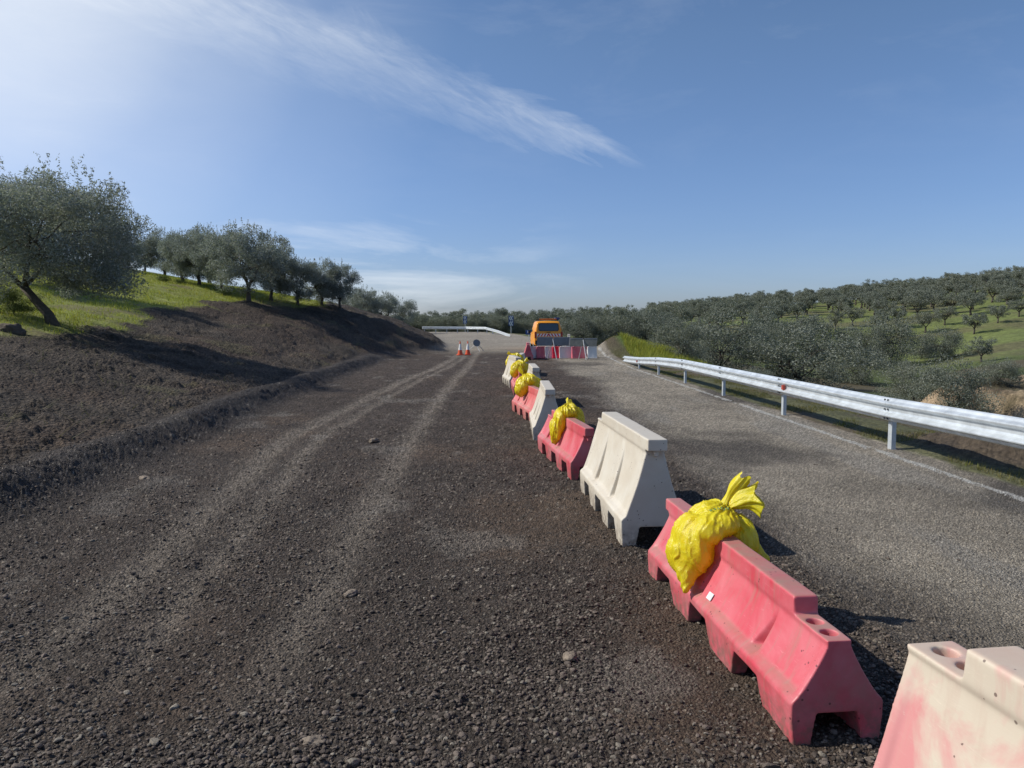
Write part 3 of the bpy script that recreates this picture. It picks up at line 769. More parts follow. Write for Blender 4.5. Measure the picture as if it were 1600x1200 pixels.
def postmesh(h):
    bm = bmesh.new()
    box(bm, (0, 0, h/2-.2), (.005, .10, h+.4)); box(bm, (.030, .048, h/2-.2), (.055, .005, h+.4)); box(bm, (.030, -.048, h/2-.2), (.055, .005, h+.4))
    box(bm, (.056, .036, h/2-.2), (.005, .022, h+.4)); box(bm, (.056, -.036, h/2-.2), (.005, .022, h+.4))
    bmesh.ops.recalc_face_normals(bm, faces=bm.faces)
    me = bpy.data.meshes.new('post'); bm.to_mesh(me); bm.free(); me.materials.append(M['post']); return me
rail = empty('guardrail', (5.2, 10, 0), label='silvery steel guardrail along the right edge of the old road', cat='guardrail')
GX = 5.07
def gz(y): return np.interp(y, [0, 7, 10, 22, 26, 30, 34.5], [.47, .45, .40, .40, .30, .14, -.02])
segs = [1.95+4*k for k in range(6)]+[26.0, 30.0, 34.5]
for a, c in zip(segs[:-1], segs[1:]):
    bm = bmesh.new(); path = []
    for t in np.linspace(0, 1, 5):
        y = a-.12*(a > 2)+(c-a+.12)*t; x = GX+np.interp(y, [0, 22, 34.5], [0, 0, .18])+(.0 if t > .1 else -.004)
        path.append(((x-5.2, y-10, float(gz(y)+max(h1(x, y), -.05)*.6)), (-1, 0, 0)))
    beam(bm, path, None); bmo('beam', bm, M['steel'], rail)
    if c < 27:
        for yy_ in (c-.10, c-.02):
            for zz_ in (.03, .28, .155):
                bm = bmesh.new(); cyl(bm, (GX-5.2-.035, yy_-10, float(gz(yy_))+zz_), .014, .012, .02, 8, Matrix.Rotation(R(90), 3, 'Y'))
                bmo('bolt', bm, M['darksteel'], rail)
pm = postmesh(.72)
for y in (5.95, 9.95, 13.95, 17.95, 21.95, 25.95, 29.95):
    o = link('post', pm, None, rail); o.location = (GX+.06-5.2, y-10, h1(GX+.08, y)); zt = float(gz(y))+.27
    o.scale = (1, 1, max(.25, zt/.72))
    if y < 23:
        bm = bmesh.new(); box(bm, (GX+.035-5.2, y-10, float(gz(y))+.155), (.06, .12, .20), None, .005); bmo('spacer', bm, M['post'], rail)
for y in (13.6, 29.6):
    bm = bmesh.new(); z0 = float(gz(y))+.155
    v = [bm.verts.new((GX-.045-5.2-dx, y-10-dy, z0+dz)) for dx in (0, .04) for dy, dz in ((-.045, -.04), (.045, -.05), (.055, .035), (-.035, .04))]
    for f in ((0, 1, 2, 3), (7, 6, 5, 4), (0, 4, 5, 1), (1, 5, 6, 2), (2, 6, 7, 3), (3, 7, 4, 0)): bm.faces.new([v[i] for i in f])
    bmo('reflector', bm, M['reflector'], rail)
# far guardrail on the bend
pts = [Vector(((px-CX)/F*d, d, h1((px-CX)/F*d, d))) for px, d in ((660, 91), (695, 90.5), (728, 90), (759, 88), (778, 82), (797, 76))]
rail2 = empty('guardrail', pts[2], label='white distant guardrail on the outside of the bend ahead, ramped down at its right end', cat='guardrail')
print('rail2', pts)
bm = bmesh.new(); path = []
hs = [.44, .44, .44, .44, .2, -.12]
for i, p in enumerate(pts):
    q = p-pts[2]; path.append(((q.x, q.y, q.z+hs[i]), (0, -1, 0)))
beam(bm, path, None); bmo('beam', bm, M['steel'], rail2)
pm2 = postmesh(.7)
for a, c in zip(pts[:-2], pts[1:-1]):
    for t in (.1, .6):
        p = a.lerp(c, t); o = link('post', pm2, None, rail2); o.location = (p.x-pts[2].x, p.y-pts[2].y+.08, h1(p.x, p.y)-pts[2].z); o.rotation_euler = (0, 0, R(90))
# ---------------------------------------------------------------- van
def van(loc, rz):
    e = empty('maintenance_van', loc, rz, label='orange maintenance van seen from behind with red and white rear stripes', cat='van')
    # +Y forward; rear at y=0
    Ln = 4.2
    def sec(y):
        t = y/Ln
        top = np.interp(y, [0, .06, .25, 2.2, 2.75, 3.35, 4.0, 4.2], [1.30, 1.62, 1.80, 1.82, 1.66, 1.12, .96, .70])
        w = np.interp(y, [0, .1, .6, 3.4, 4.0, 4.2], [.84, .88, .91, .90, .84, .72])
        bel = 1.02
        P = []
        P += [(w-.05, .28), (w, .36), (w+.005, .60), (w, .85), (w-.015, min(bel, top-.1))]
        wt = w-.17
        if top > bel+.2:
            P += [(w-.06, (bel*.55+top*.45)), (wt+.03, top-.12), (wt-.03, top-.035), (wt-.16, top), (0, top+.025)]
        else:
            P += [(w-.05, top-.07), (w-.12, top-.04), (w-.2, top-.02), (w-.4, top), (0, top+.02)]
        return P
    bm = bmesh.new(); prev = None
    for y in [0, .03, .06, .12, .25, .6, 1.2, 2.0, 2.2, 2.5, 2.75, 3.0, 3.35, 3.7, 4.0, 4.12, 4.2]:
        P = sec(y)
        r = [bm.verts.new((-a, y, z)) for a, z in P]+[bm.verts.new((a, y, z)) for a, z in reversed(P[:-1])]
        if prev:
            k = len(r)
            for i in range(k): bm.faces.new((prev[i], prev[(i+1) % k], r[(i+1) % k], r[i]))
        else: bm.faces.new(r[::-1])
        prev = r
    bm.faces.new(prev)
    body = bmo('body', bm, M['vanpaint'], e, True)
    bv = body.modifiers.new('b', 'BEVEL'); bv.width = .03; bv.segments = 2; bv.limit_method = 'ANGLE'
    def rrect(bm, cx, cz, w, h, r, y0, y1, taper=.0):
        pts = []
        for sx, sz, a0 in ((1, 1, 0), (-1, 1, 90), (-1, -1, 180), (1, -1, 270)):
            for k in range(5):
                a = R(a0+k*22.5); zz = cz+sz*(h/2-r)+math.sin(a)*r
                xx = cx+sx*(w/2-r)+math.cos(a)*r
                pts.append((xx*(1-taper*(zz-cz)), zz))
        f = [bm.verts.new((x, y0+(z-1.0)*.10, z)) for x, z in pts]; g_ = [bm.verts.new((x, y1+(z-1.0)*.10, z)) for x, z in pts]
        k = len(f)
        for i in range(k): bm.faces.new((f[i], f[(i+1) % k], g_[(i+1) % k], g_[i]))
        bm.faces.new(f[::-1]); bm.faces.new(g_)
    # tailgate: raised panel, window with black surround
    bm = bmesh.new(); rrect(bm, 0, 1.05, 1.50, 1.30, .14, -.045, .15, .08); tg = bmo('tailgate', bm, M['vanpaint'], e)
    bm = bmesh.new(); rrect(bm, 0, 1.42, 1.27, .50, .13, -.060, .0, .10); bmo('window_seal', bm, M['rubber'], tg)
    bm = bmesh.new(); rrect(bm, 0, 1.42, 1.20, .44, .11, -.066, .0, .10); bmo('rear_window', bm, M['glass'], tg)
    bm = bmesh.new(); box(bm, (0, -.06, 1.10), (.26, .02, .035), None, .005); bmo('handle', bm, M['rubber'], tg)
    bm = bmesh.new(); rrect(bm, 0, .93, 1.48, .17, .02, -.060, .0); bmo('stripe_panel', bm, M['white'], tg)
    bm = bmesh.new()
    for k in range(-4, 4):
        x0 = (k+.25)*.185; s = 1 if k >= 0 else -1
        sh = .10*(-s)
        lo, hi = .85, 1.01
        P = [(x0, lo), (x0+.09, lo), (x0+.09+sh, hi), (x0+sh, hi)]
        f = [bm.verts.new((x, -.0625+(z-1.0)*.10-.004, z)) for x, z in P]; bm.faces.new(f)
    bmo('stripes', bm, M['redpaint'], tg)
    bm = bmesh.new(); box(bm, (0, -.05, .46), (1.70, .16, .26), None, .03); bmo('bumper', bm, M['rubber'], e)
    bm = bmesh.new(); box(bm, (0, -.075, .70), (.52, .02, .11), None, .004); bmo('number_plate', bm, M['white'], tg)
    for s in (-1, 1):
        bm = bmesh.new(); box(bm, (s*.83, .0, .93), (.10, .14, .42), None, .02); bmo('tail_light', bm, M['lamp_red'], e)
        bm = bmesh.new(); box(bm, (s*1.0, 2.95, 1.10), (.17, .10, .20), None, .03); bmo('mirror', bm, M['rubber'], e)
        for y in (.75, 3.45):
            bm = bmesh.new(); cyl(bm, (s*.80, y, .31), .31, .31, .20, 28, Matrix.Rotation(R(90), 3, 'Y')); w = bmo('wheel', bm, M['rubber'], e)
            bm = bmesh.new(); cyl(bm, (s*.905, y, .31), .19, .17, .02, 20, Matrix.Rotation(R(90), 3, 'Y')); bmo('rim', bm, M['leg'], w)
        bm = bmesh.new()
        v = [bm.verts.new((s*(.885-(z-1.05)*.22), y, z)) for y, z in ((1.95, 1.12), (2.95, 1.12), (2.55, 1.55), (1.95, 1.58))]; bm.faces.new(v)
        r_ = bmesh.ops.extrude_face_region(bm, geom=bm.faces[:]); bmesh.ops.translate(bm, verts=[g for g in r_['geom'] if isinstance(g, bmesh.types.BMVert)], vec=(s*.02, 0, 0))
        bmo('side_window', bm, M['glass'], e)
    for y in (.5, 1.5):
        bm = bmesh.new(); box(bm, (0, y, 1.90), (1.35, .05, .04))
        for s in (-.62, .62): box(bm, (s, y, 1.86), (.04, .06, .10))
        bmo('roof_bar', bm, M['rubber'], e)
    bm = bmesh.new(); box(bm, (.0, .5, 1.93), (1.1, .16, .06), None, .02); bmo('light_bar', bm, M['amber'], e)
    bm = bmesh.new(); box(bm, (.66, 1.3, 1.97), (.30, .5, .15), None, .03); bmo('roof_box', bm, M['blue'], e)
    return e
vp = gp(858, 548); vp = Vector((57/F*46.5, 46.5, h1(2.3, 46.5)))
van(vp, R(2.5))
# ---------------------------------------------------------------- boards on stands, cones, signs
def boards(px, py, w, h, ztop, mat, rz, label, tilt=0):
    p = gp(px, py); e = empty('sign_board', p, rz, label=label, cat='sign', group='grey-backed boards on folding stands')
    for s in (-1, 1):
        bm = bmesh.new()
        y0 = 0; x0 = s*(w/4+.015)
        v = []
        for dy in (-.012, .012):
            for dx, z in ((-w/4+.015, ztop-h), (w/4-.015, ztop-h), (w/4+.03, ztop), (-w/4+.03, ztop)): v.append(bm.verts.new((x0+dx, dy+(ztop-z)*-.12, z)))
        for f in ((0, 1, 2, 3), (7, 6, 5, 4), (0, 4, 5, 1), (1, 5, 6, 2), (2, 6, 7, 3), (3, 7, 4, 0)): bm.faces.new([v[i] for i in f])
        pn = bmo('panel', bm, mat, e)
        bm = bmesh.new(); box(bm, (x0+.03, -.005, ztop+.012), (w/2-.02, .03, .02)); bmo('rim', bm, M['leg'], pn)
    for a, c in (((0, .03, ztop-.05), (-.22, .35, 0)), ((0, .0, ztop-.05), (.16, -.45, 0)), ((0, .03, ztop-.05), (.25, .4, 0))):
        bm = bmesh.new(); tube(bm, [a, c], .022, 8); bmo('leg', bm, M['leg'], e)
boards(863.5, 561, 1.60, .42, 1.09, M['signback'], R(2), 'pair of dark grey sign boards on folding legs directly behind the van')
boards(911, 562, 1.30, .38, 1.03, M['signback2'], R(-6), 'dull grey-brown sign boards on thin legs at the right end of the crossing row')
def cone(p, s, label):
    e = empty('traffic_cone', p, random.random(), label=label, cat='cone', group='traffic cones at the end of the gravel lane')
    bm = bmesh.new(); box(bm, (0, 0, .02*s), (.42*s, .42*s, .04*s), None, .01)
    bmo('base', bm, M['orange'], e)
    Z = [(.04, .175), (.34, .118), (.74, .048), (.92, .028)]
    for (z0, r0_), (z1, r1_), mt, nm in ((Z[0], Z[1], 'orange', 'cone_body'), (Z[1], Z[2], 'white', 'reflective_band'), (Z[2], Z[3], 'orange', 'cone_tip')):
        bm = bmesh.new(); cyl(bm, (0, 0, (z0+z1)/2*s), r0_*s, r1_*s, (z1-z0)*s, 24); bmo(nm, bm, M[mt], e, False)
p = gp(719, 555); cone(p, .84, 'orange and white traffic cone on the left, nearer the bank foot')
p = gp(731, 554.5); cone(p, .84, 'orange and white traffic cone on the right of the pair, beside the round sign')
p = gp(742, 552)+Vector((0, 2.2, 0)); p.z = h1(p.x, p.y)
e = empty('round_sign', p, R(15), label='round grey-backed sign on a low stand behind the traffic cones', cat='sign')
bm = bmesh.new(); cyl(bm, (0, 0, .50), .22, .22, .015, 40, Matrix.Rotation(R(75), 3, 'X')); bmo('disc', bm, M['signback'], e)
for a, c in (((0, .05, .5), (-.45, .3, 0)), ((0, .05, .5), (.5, .2, 0)), ((0, 0, .35), (.1, -.4, 0))):
    bm = bmesh.new(); tube(bm, [a, c], .018, 8); bmo('leg', bm, M['leg'], e)
def chevron(px, d, w, label):
    x = (px-CX)/F*d; p = Vector((x, d, h1(x, d)))
    e = empty('chevron_sign', p, 0, label=label, cat='sign', group='blue chevron signs on the outside of the bend')
    bm = bmesh.new(); tube(bm, [(0, .05, 0), (0, .05, 2.3)], .04, 8); bmo('pole', bm, M['post'], e)
    for k in range(2):
        zc = 1.25+k*(w*.88)+.3
        bm = bmesh.new(); box(bm, (0, 0, zc), (w*.85, .03, w*.85), None, .004); pl = bmo('panel', bm, M['blue'], e)
        bm = bmesh.new()
        for dx in (-.16, .14):
            P = [(dx-.18, 0), (dx+.02, .36), (dx+.20, .36), (dx+.0, 0), (dx+.20, -.36), (dx+.02, -.36)]
            v = [bm.verts.new((x_*w, -.0165, zc+z_*w)) for x_, z_ in P]
            bm.faces.new((v[0], v[3], v[2], v[1])); bm.faces.new((v[0], v[5], v[4], v[3]))
        r_ = bmesh.ops.extrude_face_region(bm, geom=bm.faces[:]); bmesh.ops.translate(bm, verts=[g for g in r_['geom'] if isinstance(g, bmesh.types.BMVert)], vec=(0, -.004, 0))
        bmo('arrow', bm, M['white'], pl)
chevron(798.5, 97, .78, 'blue sign with white chevrons pointing left on the bend, nearer the van')
chevron(727, 99, .60, 'small dim chevron sign behind the far guardrail, left of the other')
p = gp(826.5, 530); e = empty('blue_sign', p, R(10), label='small blue sign low by the road edge just left of the van', cat='sign')
bm = bmesh.new(); box(bm, (0, 0, .62), (.62, .03, .42), None, .005); pl = bmo('panel', bm, M['blue'], e)
for bx_, bz_ in ((-.12, .68), (.15, .60)):
    bm = bmesh.new(); box(bm, (bx_, -.02, bz_), (.06, .008, .22)); bmo('marking', bm, M['white'], pl)
bm = bmesh.new(); tube(bm, [(0, .04, 0), (0, .04, .7)], .03, 8); bmo('pole', bm, M['post'], e)
# ---------------------------------------------------------------- rocks
def rock(p, s, seed, label):
    bm = bmesh.new(); bmesh.ops.create_icosphere(bm, subdivisions=4, radius=1)
    for v in bm.verts:
        c = v.co.normalized(); k = 1+.45*mnoise.noise(c*1.3+Vector((seed, 0, 0)))+.16*mnoise.noise(c*4+Vector((0, seed, 0)))+.05*mnoise.noise(c*11)
        v.co = Vector((c.x*s[0], c.y*s[1], c.z*s[2]))*k
    o = bmo('rock', bm, M['rock'], None, True); o.location = (p.x, p.y, p.z+s[2]*.35); o.rotation_euler = (0, 0, seed)
    tag(o, label, 'rock')
rock(gp(549, 929), (.048, .03, .018), 1.2, 'pale angular stone on dark gravel, alone in the middle foreground')
rock(gp(489, 1162), (.050, .03, .02), 3.1, 'flat tan stone at the bottom edge of the gravel, left of centre')
rock(gp(584, 690), (.09, .05, .035), 4.4, 'dark flat stone between the two wheel tracks')
rock(gp(226, 748), (.10, .05, .02), 5.4, 'flat slab-like stone at the foot of the gravel berm')
rock(gp(892, 1032), (.045, .035, .03), 2.4, 'lone lump of rubble beside the red barrier feet')
M['rock'] = simple('earthy_rock', (.09, .07, .05), .95, 0, .4, 9, .8, .04)
rock(gp(18, 520), (.30, .2, .16), 6.4, 'rounded earth-covered boulder at the left edge below the big tree')
# ---------------------------------------------------------------- loose stones (uncountable)
def scatter_stones():
    n0 = 60000
    u = rng.random(n0); d = 2.4/(1-u*.76)**1.15              # denser near
    px = rng.uniform(-40, 1640, n0); x = (px-CX)/F*d; y = d
    e = XT(y)-x
    den = fbm(x*1.1, y*1.1, 29, 4); keep = (e < 1.2) & (x < XR(y)-.5)
    r1 = np.interp(y, [0, 3.4, 5.6, 7.5, 11, 21, 36], [-2.2, -2.35, -2.62, -2.9, -3.35, -3.4, -3.0]); r2 = np.interp(y, [0, 7.3, 18.5, 39], [-1.0, -1.35, -1.75, -2.0])
    rut = np.exp(-((x-r1)/.4)**2)+np.exp(-((x-r2)/.3)**2)
    dirt = ss(.38, .62, fbm(x*.7, y*.5, 28, 4)+.34*np.exp(-((x-.75-.02*y)/.75)**2)-.21)
    pr = np.clip(.40+1.0*ss(.4, .62, den), 0, 1)*.8*(1-.6*np.clip(rut, 0, 1)*ss(3, 7, y))*(1-.75*dirt)*np.where(x > 2.0, .02, 1)
    keep &= rng.random(n0) < pr
    x = x[keep]; y = y[keep]; n = len(x)
    zg, Yg, Ug = gd
    fi = np.interp(y, Yg, np.arange(len(Yg))); fj = np.interp(x/np.maximum(y, 1.2), Ug, np.arange(len(Ug)))
    i0 = fi.astype(int); j0 = fj.astype(int); a_ = fi-i0; b_ = fj-j0
    z = (zg[i0, j0]*(1-a_)+zg[i0+1, j0]*a_)*(1-b_)+(zg[i0, j0+1]*(1-a_)+zg[i0+1, j0+1]*a_)*b_
    sz = .0035+.010*rng.random(n)**4+.005*rng.random(n)
    sz = np.where(rng.random(n) < .005, sz*1.8, sz)*(1+.05*np.clip(y-3, 0, 8))
    bm = bmesh.new(); bmesh.ops.create_icosphere(bm, subdivisions=2, radius=1); bm.verts.ensure_lookup_table()
    B0 = np.array([v.co[:] for v in bm.verts]); F0 = np.array([[v.index for v in f.verts] for f in bm.faces]); bm.free()
    protos = []
    for k in range(12):
        b = B0.copy()
        pl = rng.normal(size=(6, 3)); pl /= np.linalg.norm(pl, axis=1)[:, None]
        for q in pl:
            dd = b@q; cut = rng.uniform(.40, .80); b = b-np.clip(dd-cut, 0, None)[:, None]*q
        protos.append(b)
    protos = np.array(protos)
    pi = rng.integers(0, 12, n); V = protos[pi]*np.stack([sz*rng.uniform(.8, 1.3, n), sz*rng.uniform(.7, 1.1, n), sz*rng.uniform(.45, .8, n)], 1)[:, None, :]
    a = rng.uniform(0, 6.28, n); ca, sa = np.cos(a)[:, None], np.sin(a)[:, None]
    X = V[:, :, 0]*ca-V[:, :, 1]*sa+x[:, None]; Y = V[:, :, 0]*sa+V[:, :, 1]*ca+y[:, None]; Z = V[:, :, 2]+(z+sz*.25)[:, None]
    VV = np.stack([X, Y, Z], -1).reshape(-1, 3)
    nb = len(B0); FF = (F0[None]+(np.arange(n)*nb)[:, None, None]).reshape(-1, 3)
    t = rng.random(n); c = np.where(t[:, None] < .88, np.array([.105, .084, .068])*(.4+1.2*rng.random((n, 1))), np.array([.20, .175, .14])*(.7+.5*rng.random((n, 1))))
    C = np.repeat(c, nb, 0)
    me = npmesh('gravel', VV, FF, C)
    o = link('gravel', me, ground_mat('loose_stone', 160, .5, .003, .85), None, False)
    tag(o, 'loose dark stones scattered over the gravel lane', 'gravel', kind='stuff'); print('stones', n)
scatter_stones()
# ---------------------------------------------------------------- vegetation
def leaves(centers, length, width, droop=.3, up=None, shade=None):
    n = len(centers)
    d = rng.normal(size=(n, 3)); d[:, 2] += droop
    d /= np.linalg.norm(d, axis=1)[:, None]
    if up is not None: d = d*(1-up)+np.array([0, 0, 1])*up; d /= np.linalg.norm(d, axis=1)[:, None]
    s = np.cross(d, rng.normal(size=(n, 3))); s /= np.linalg.norm(s, axis=1)[:, None]
    ll = (length*(.6+.8*rng.random(n)))[:, None]; ww = (width*(.6+.8*rng.random(n)))[:, None]
    p0 = centers-d*ll/2; p2 = centers+d*ll/2; p1 = centers+s*ww/2; p3 = centers-s*ww/2
    V = np.stack([p0, p1, p2, p3], 1).reshape(-1, 3); Q = np.arange(n*4).reshape(n, 4)
    b = .70+.6*rng.random(n); C = np.repeat(np.stack([b, b, b*(.92+.16*rng.random(n))], 1), 4, 0)
    return V, Q, C
def crown_pts(n, R_, nclump, seed, flat=.85, hollow=.35, low=-.75, shoots=0, cs=.30):
    r = np.random.default_rng(seed)
    v = r.normal(size=(nclump, 3)); v /= np.linalg.norm(v, axis=1)[:, None]
    rad = hollow+(1-hollow)*r.random(nclump)**.45
    c = v*rad[:, None]*np.array([1, 1, flat]); c[:, 2] = np.where(c[:, 2] < low*flat, low*flat*r.random(nclump), c[:, 2])
    c *= 1+np.clip(.12*r.normal(size=(nclump, 1)), -.2, .13)
    cr = cs*(.55+.8*r.random(nclump))
    k = r.choice(nclump, n, p=cr**2/np.sum(cr**2)); q = r.normal(size=(n, 3)); q /= np.linalg.norm(q, axis=1)[:, None]
    pts = c[k]+q*(cr[k]*r.random(n)**.45)[:, None]*np.array([1, 1, .8])
    if shoots:
        m = r.normal(size=(shoots, 3)); m[:, 2] = np.abs(m[:, 2])+.5; m /= np.linalg.norm(m, axis=1)[:, None]
        base = m*np.array([1, 1, flat])*(.9+.12*r.random((shoots, 1)))
        per = int(n*.018/shoots)+2
        t = r.random((shoots, per))*(.10+.16*r.random((shoots, 1)))
        S_ = base[:, None, :]+np.stack([t*.15*r.normal(size=(shoots, 1)), t*.15*r.normal(size=(shoots, 1)), t], -1)+r.normal(size=(shoots, per, 3))*.010
        pts = np.concatenate([pts, S_.reshape(-1, 3)])
    return pts*R_, c*R_
def tree_meshes(name, Ht, R_, n, ll, lw, nclump, seed, trunk_h=1.0, lean=(0, 0), tr=.16, flat=.85, shoots=0, bush=False, cs=.30, low=-.75, toff=0.0):
    """unit meshes with base at origin; crown centre at (lean, Ht-R*flat)"""
    pts, cl = crown_pts(n, R_, nclump, seed, flat, .30, low, shoots, cs)
    cz = Ht-R_*flat; cc = np.array([lean[0], lean[1], cz])
    V, Q, C = leaves(pts+cc, ll, lw)
    crown = npmesh(name+'_crown', V, Q, C)
    r = random.Random(seed); bm = bmesh.new()
    th = trunk_h
    top = Vector((toff, 0, th))
    P = [Vector((0, 0, -.15)), Vector((top.x*.25+.03, top.y*.25, th*.3)), Vector((top.x*.6-.04, top.y*.6+.03, th*.65)), top]
    tube(bm, P, [tr*1.45, tr*1.05, tr*.9, tr*.85], 9)
    idx = list(range(len(cl))); r.shuffle(idx)
    for k in range(4 if not bush else 6):
        a = 2*math.pi*k/(4 if not bush else 6)+r.random()
        mid = top+Vector((math.cos(a)*R_*.28, math.sin(a)*R_*.28, R_*.35)); mid.x += lean[0]*.2
        tube(bm, [top-Vector((0, 0, .05)), top.lerp(mid, .5)+Vector((0, 0, -.03)), mid], [tr*.62, tr*.45, tr*.36], 7)
        for j in range(5):
            c = Vector(cl[idx[(k*5+j) % len(idx)]])+Vector(cc)
            m2 = mid.lerp(c, .5)+Vector((r.uniform(-.1, .1), r.uniform(-.1, .1), r.uniform(-.1, .15)))*R_
            tube(bm, [mid, m2, c], [tr*.32, tr*.18, tr*.05], 5)
    bmesh.ops.recalc_face_normals(bm, faces=bm.faces)
    tm = bpy.data.meshes.new(name+'_trunk'); bm.to_mesh(tm); bm.free(); tm.materials.append(M['wood'])
    tm.polygons.foreach_set('use_smooth', [True]*len(tm.polygons))
    return crown, tm, Ht
def tree(kind, pr, p, s, label, group, mat='olive', name='olive_tree', cat='tree', rz=None, sx=1.0):
    crown, tm, _ = pr
    e = bpy.data.objects.new(name, None); col.objects.link(e); e.location = p; e.rotation_euler = (0, 0, random.uniform(0, 6.28) if rz is None else rz)
    e.scale = (s*sx, s*sx, s); e.empty_display_size = .3
    tag(e, label, cat, group)
    o = bpy.data.objects.new('trunk', tm); col.objects.link(o); o.parent = e
    o = bpy.data.objects.new('crown', crown); col.objects.link(o); o.parent = e
    if not crown.materials: crown.materials.append(M[mat])
    return e
# big tree on the left
T1 = tree_meshes('big_olive', 5.0, 2.60, 80000, .095, .028, 120, 11, trunk_h=1.25, lean=(-.05, 0), tr=.13, flat=.86, shoots=60, cs=.24, low=-.80, toff=-.85)
T1[0].materials.append(M['hazed'])
p = gp(86, 508); print('T1', p)
tree('near', T1, p, p.y/F*276/5.0*.87, 'large grey-green olive tree with a leaning trunk at the left edge', None, rz=0, sx=1.13)
tree('near', T1, (-19.5, 30.0, h1(-19.5, 30)), .82, 'olive tree hidden behind the big leaning one, its shadow on the grass', None, rz=2.0)
mid = [tree_meshes('mid_olive%d' % k, 4.2, 1.85+.12*k, 26000, .12, .036, 75, 20+k, trunk_h=.95, tr=.12, flat=.97-.04*k, shoots=34, cs=.25, low=-.9, lean=(.1*k-.1, 0)) for k in range(3)]
for q_ in mid: q_[0].materials.append(M['hazed'])
far = [tree_meshes('far_olive%d' % k, 4.2, 1.85+.12*(k % 3), 5000, .20, .070, 46, 40+k, trunk_h=1.05, tr=.15, flat=.76+.05*(k % 2), shoots=0, cs=.25, low=-.65) for k in range(5)]
bush = [tree_meshes('bush%d' % k, 2.6, 1.9, 16000, .10, .036, 60, 60+k, trunk_h=.35, tr=.06, flat=.78, shoots=50, bush=True, cs=.30, low=-1.0) for k in range(3)]
def at(px, rb, rt, protos, label, group, cr=None, dmin=12, **k):
    p = gp(px, rb, dmin); hgt = (rb-rt)*p.y/F; pr = protos[random.randrange(len(protos))]
    return tree('x', pr, p, hgt/pr[2], label, group, **k)
GL = 'olive trees along the top of the left bank'
for px, rb, rt, lb, sx in [(389, 472, 353, 'olive tree with a clear straight trunk, tallest of the group on the left bank', 1.0),
        (347, 457, 362, 'olive tree with bushy foot, just behind the tallest one on the left bank', .95),
        (311, 446, 360, 'broad olive tree left of the tallest one on the bank, two behind it', 1.05),
        (285, 442, 366, 'olive tree at the left of the dense group on the bank', 1.0),
        (424, 470, 371, 'dark olive tree to the right of the tallest one, partly behind it', .9),
        (465, 477, 405, 'pale olive tree between the dense group and the pair by the bare soil', 1.0),
        (503, 478, 408, 'olive tree with a thin dark trunk, left one of the pair by the bare soil', 1.0),
        (531, 484, 411, 'olive tree, right one of the pair by the bare soil', 1.0)]:
    at(px, rb, rt, mid, lb, GL, sx=sx)
for px, rt, d, lb in [(170, 392, 48, 'small hazy olive tree just right of the big leaning one, on the ridge'), (200, 386, 52, 'hazy olive tree on the ridge, second after the big leaning one'),
        (232, 384, 55, 'hazy olive tree on the ridge beside the dense group'), (262, 362, 56, 'tall hazy olive tree at the back left of the dense group'),
        (330, 358, 55, 'olive tree at the back of the dense group on the bank'), (440, 400, 62, 'small tree peeping between the dense group and the pale one'),
        (572, 449, 80, 'grey olive tree on the bare ridge, first after the pair'), (600, 459, 84, 'grey bushy olive tree in the middle of the last three on the bare ridge'), (622, 466, 88, 'last small olive tree at the right end of the bare ridge'),
        (553, 455, 84, 'pale olive tree half behind the pair by the bare soil')]:
    x = (px-CX)/F*d; z = h1(x, d)
    rowz = proj(x, d, z)[1]
    hgt = max((rowz-rt)*d/F, 2.5)
    tree('x', mid[random.randrange(3)], (x, d, z), hgt/4.2, lb, GL)
# small bushes on the left slope
for px, rb, rt, lb in [(22, 492, 455, 'light green weedy bush beside the big tree at the left edge'), (255, 440, 430, 'low green shrub on the ridge under the dense group'), (282, 444, 436, 'low leafy shrub on the grass under the dense group'), (350, 462, 452, 'small dark shrub at the foot of an olive trunk on the bank')]:
    e = at(px, rb, rt, bush, lb, 'shrubs on the left bank', name='shrub', cat='shrub', sx=1.4)
    for ch in e.children:
        if ch.name.startswith('crown'): ch.material_slots[0].link = 'OBJECT'; ch.material_slots[0].material = M['greenleaf']
# right hillside: trees one can point at
placed = []
for px, rb, rt, lb in [(1533, 566, 527, 'lone small olive tree lowest on the far slope above the eroded bank'), (1522, 522, 488, 'round olive tree on bright grass above the lone lowest one'),
        (1446, 520, 485, 'olive tree with dark trunk in the lowest row, fourth from the right edge'), (1476, 508, 478, 'olive tree just above and right of the lowest row gap'),
        (1399, 511, 478, 'olive tree on the terrace edge above the middle bushes'), (1371, 518, 486, 'small olive tree beside the terrace edge, left of a taller one'),
        (1332, 510, 478, 'olive tree with dark trunk above a round bush'), (1305, 516, 486, 'olive tree of the lowest row above the largest roadside bush'),
        (1245, 503, 472, 'olive tree with thin dark trunk above the guardrail reflector'), (1573, 476, 440, 'olive tree with bare dark trunk near the right photo edge, high up'),
        (1559, 505, 476, 'small olive tree under the high bare-trunked one'), (1592, 495, 466, 'olive tree cut by the right photo edge'),
        (1080, 508, 482, 'small olive tree on the green terrace left, right one of two trunks'), (1060, 502, 476, 'small olive tree on the green terrace left, left one of two trunks'),
        (1136, 499, 470, 'small olive tree with a visible trunk near the left end of the far slope')]:
    e = at(px, rb, rt, far, lb, 'olive trees of the grove on the far hillside', dmin=60, sx=1.05); placed.append(e.location.copy())
cnt = 0
yrow = 106.0; iy = 0
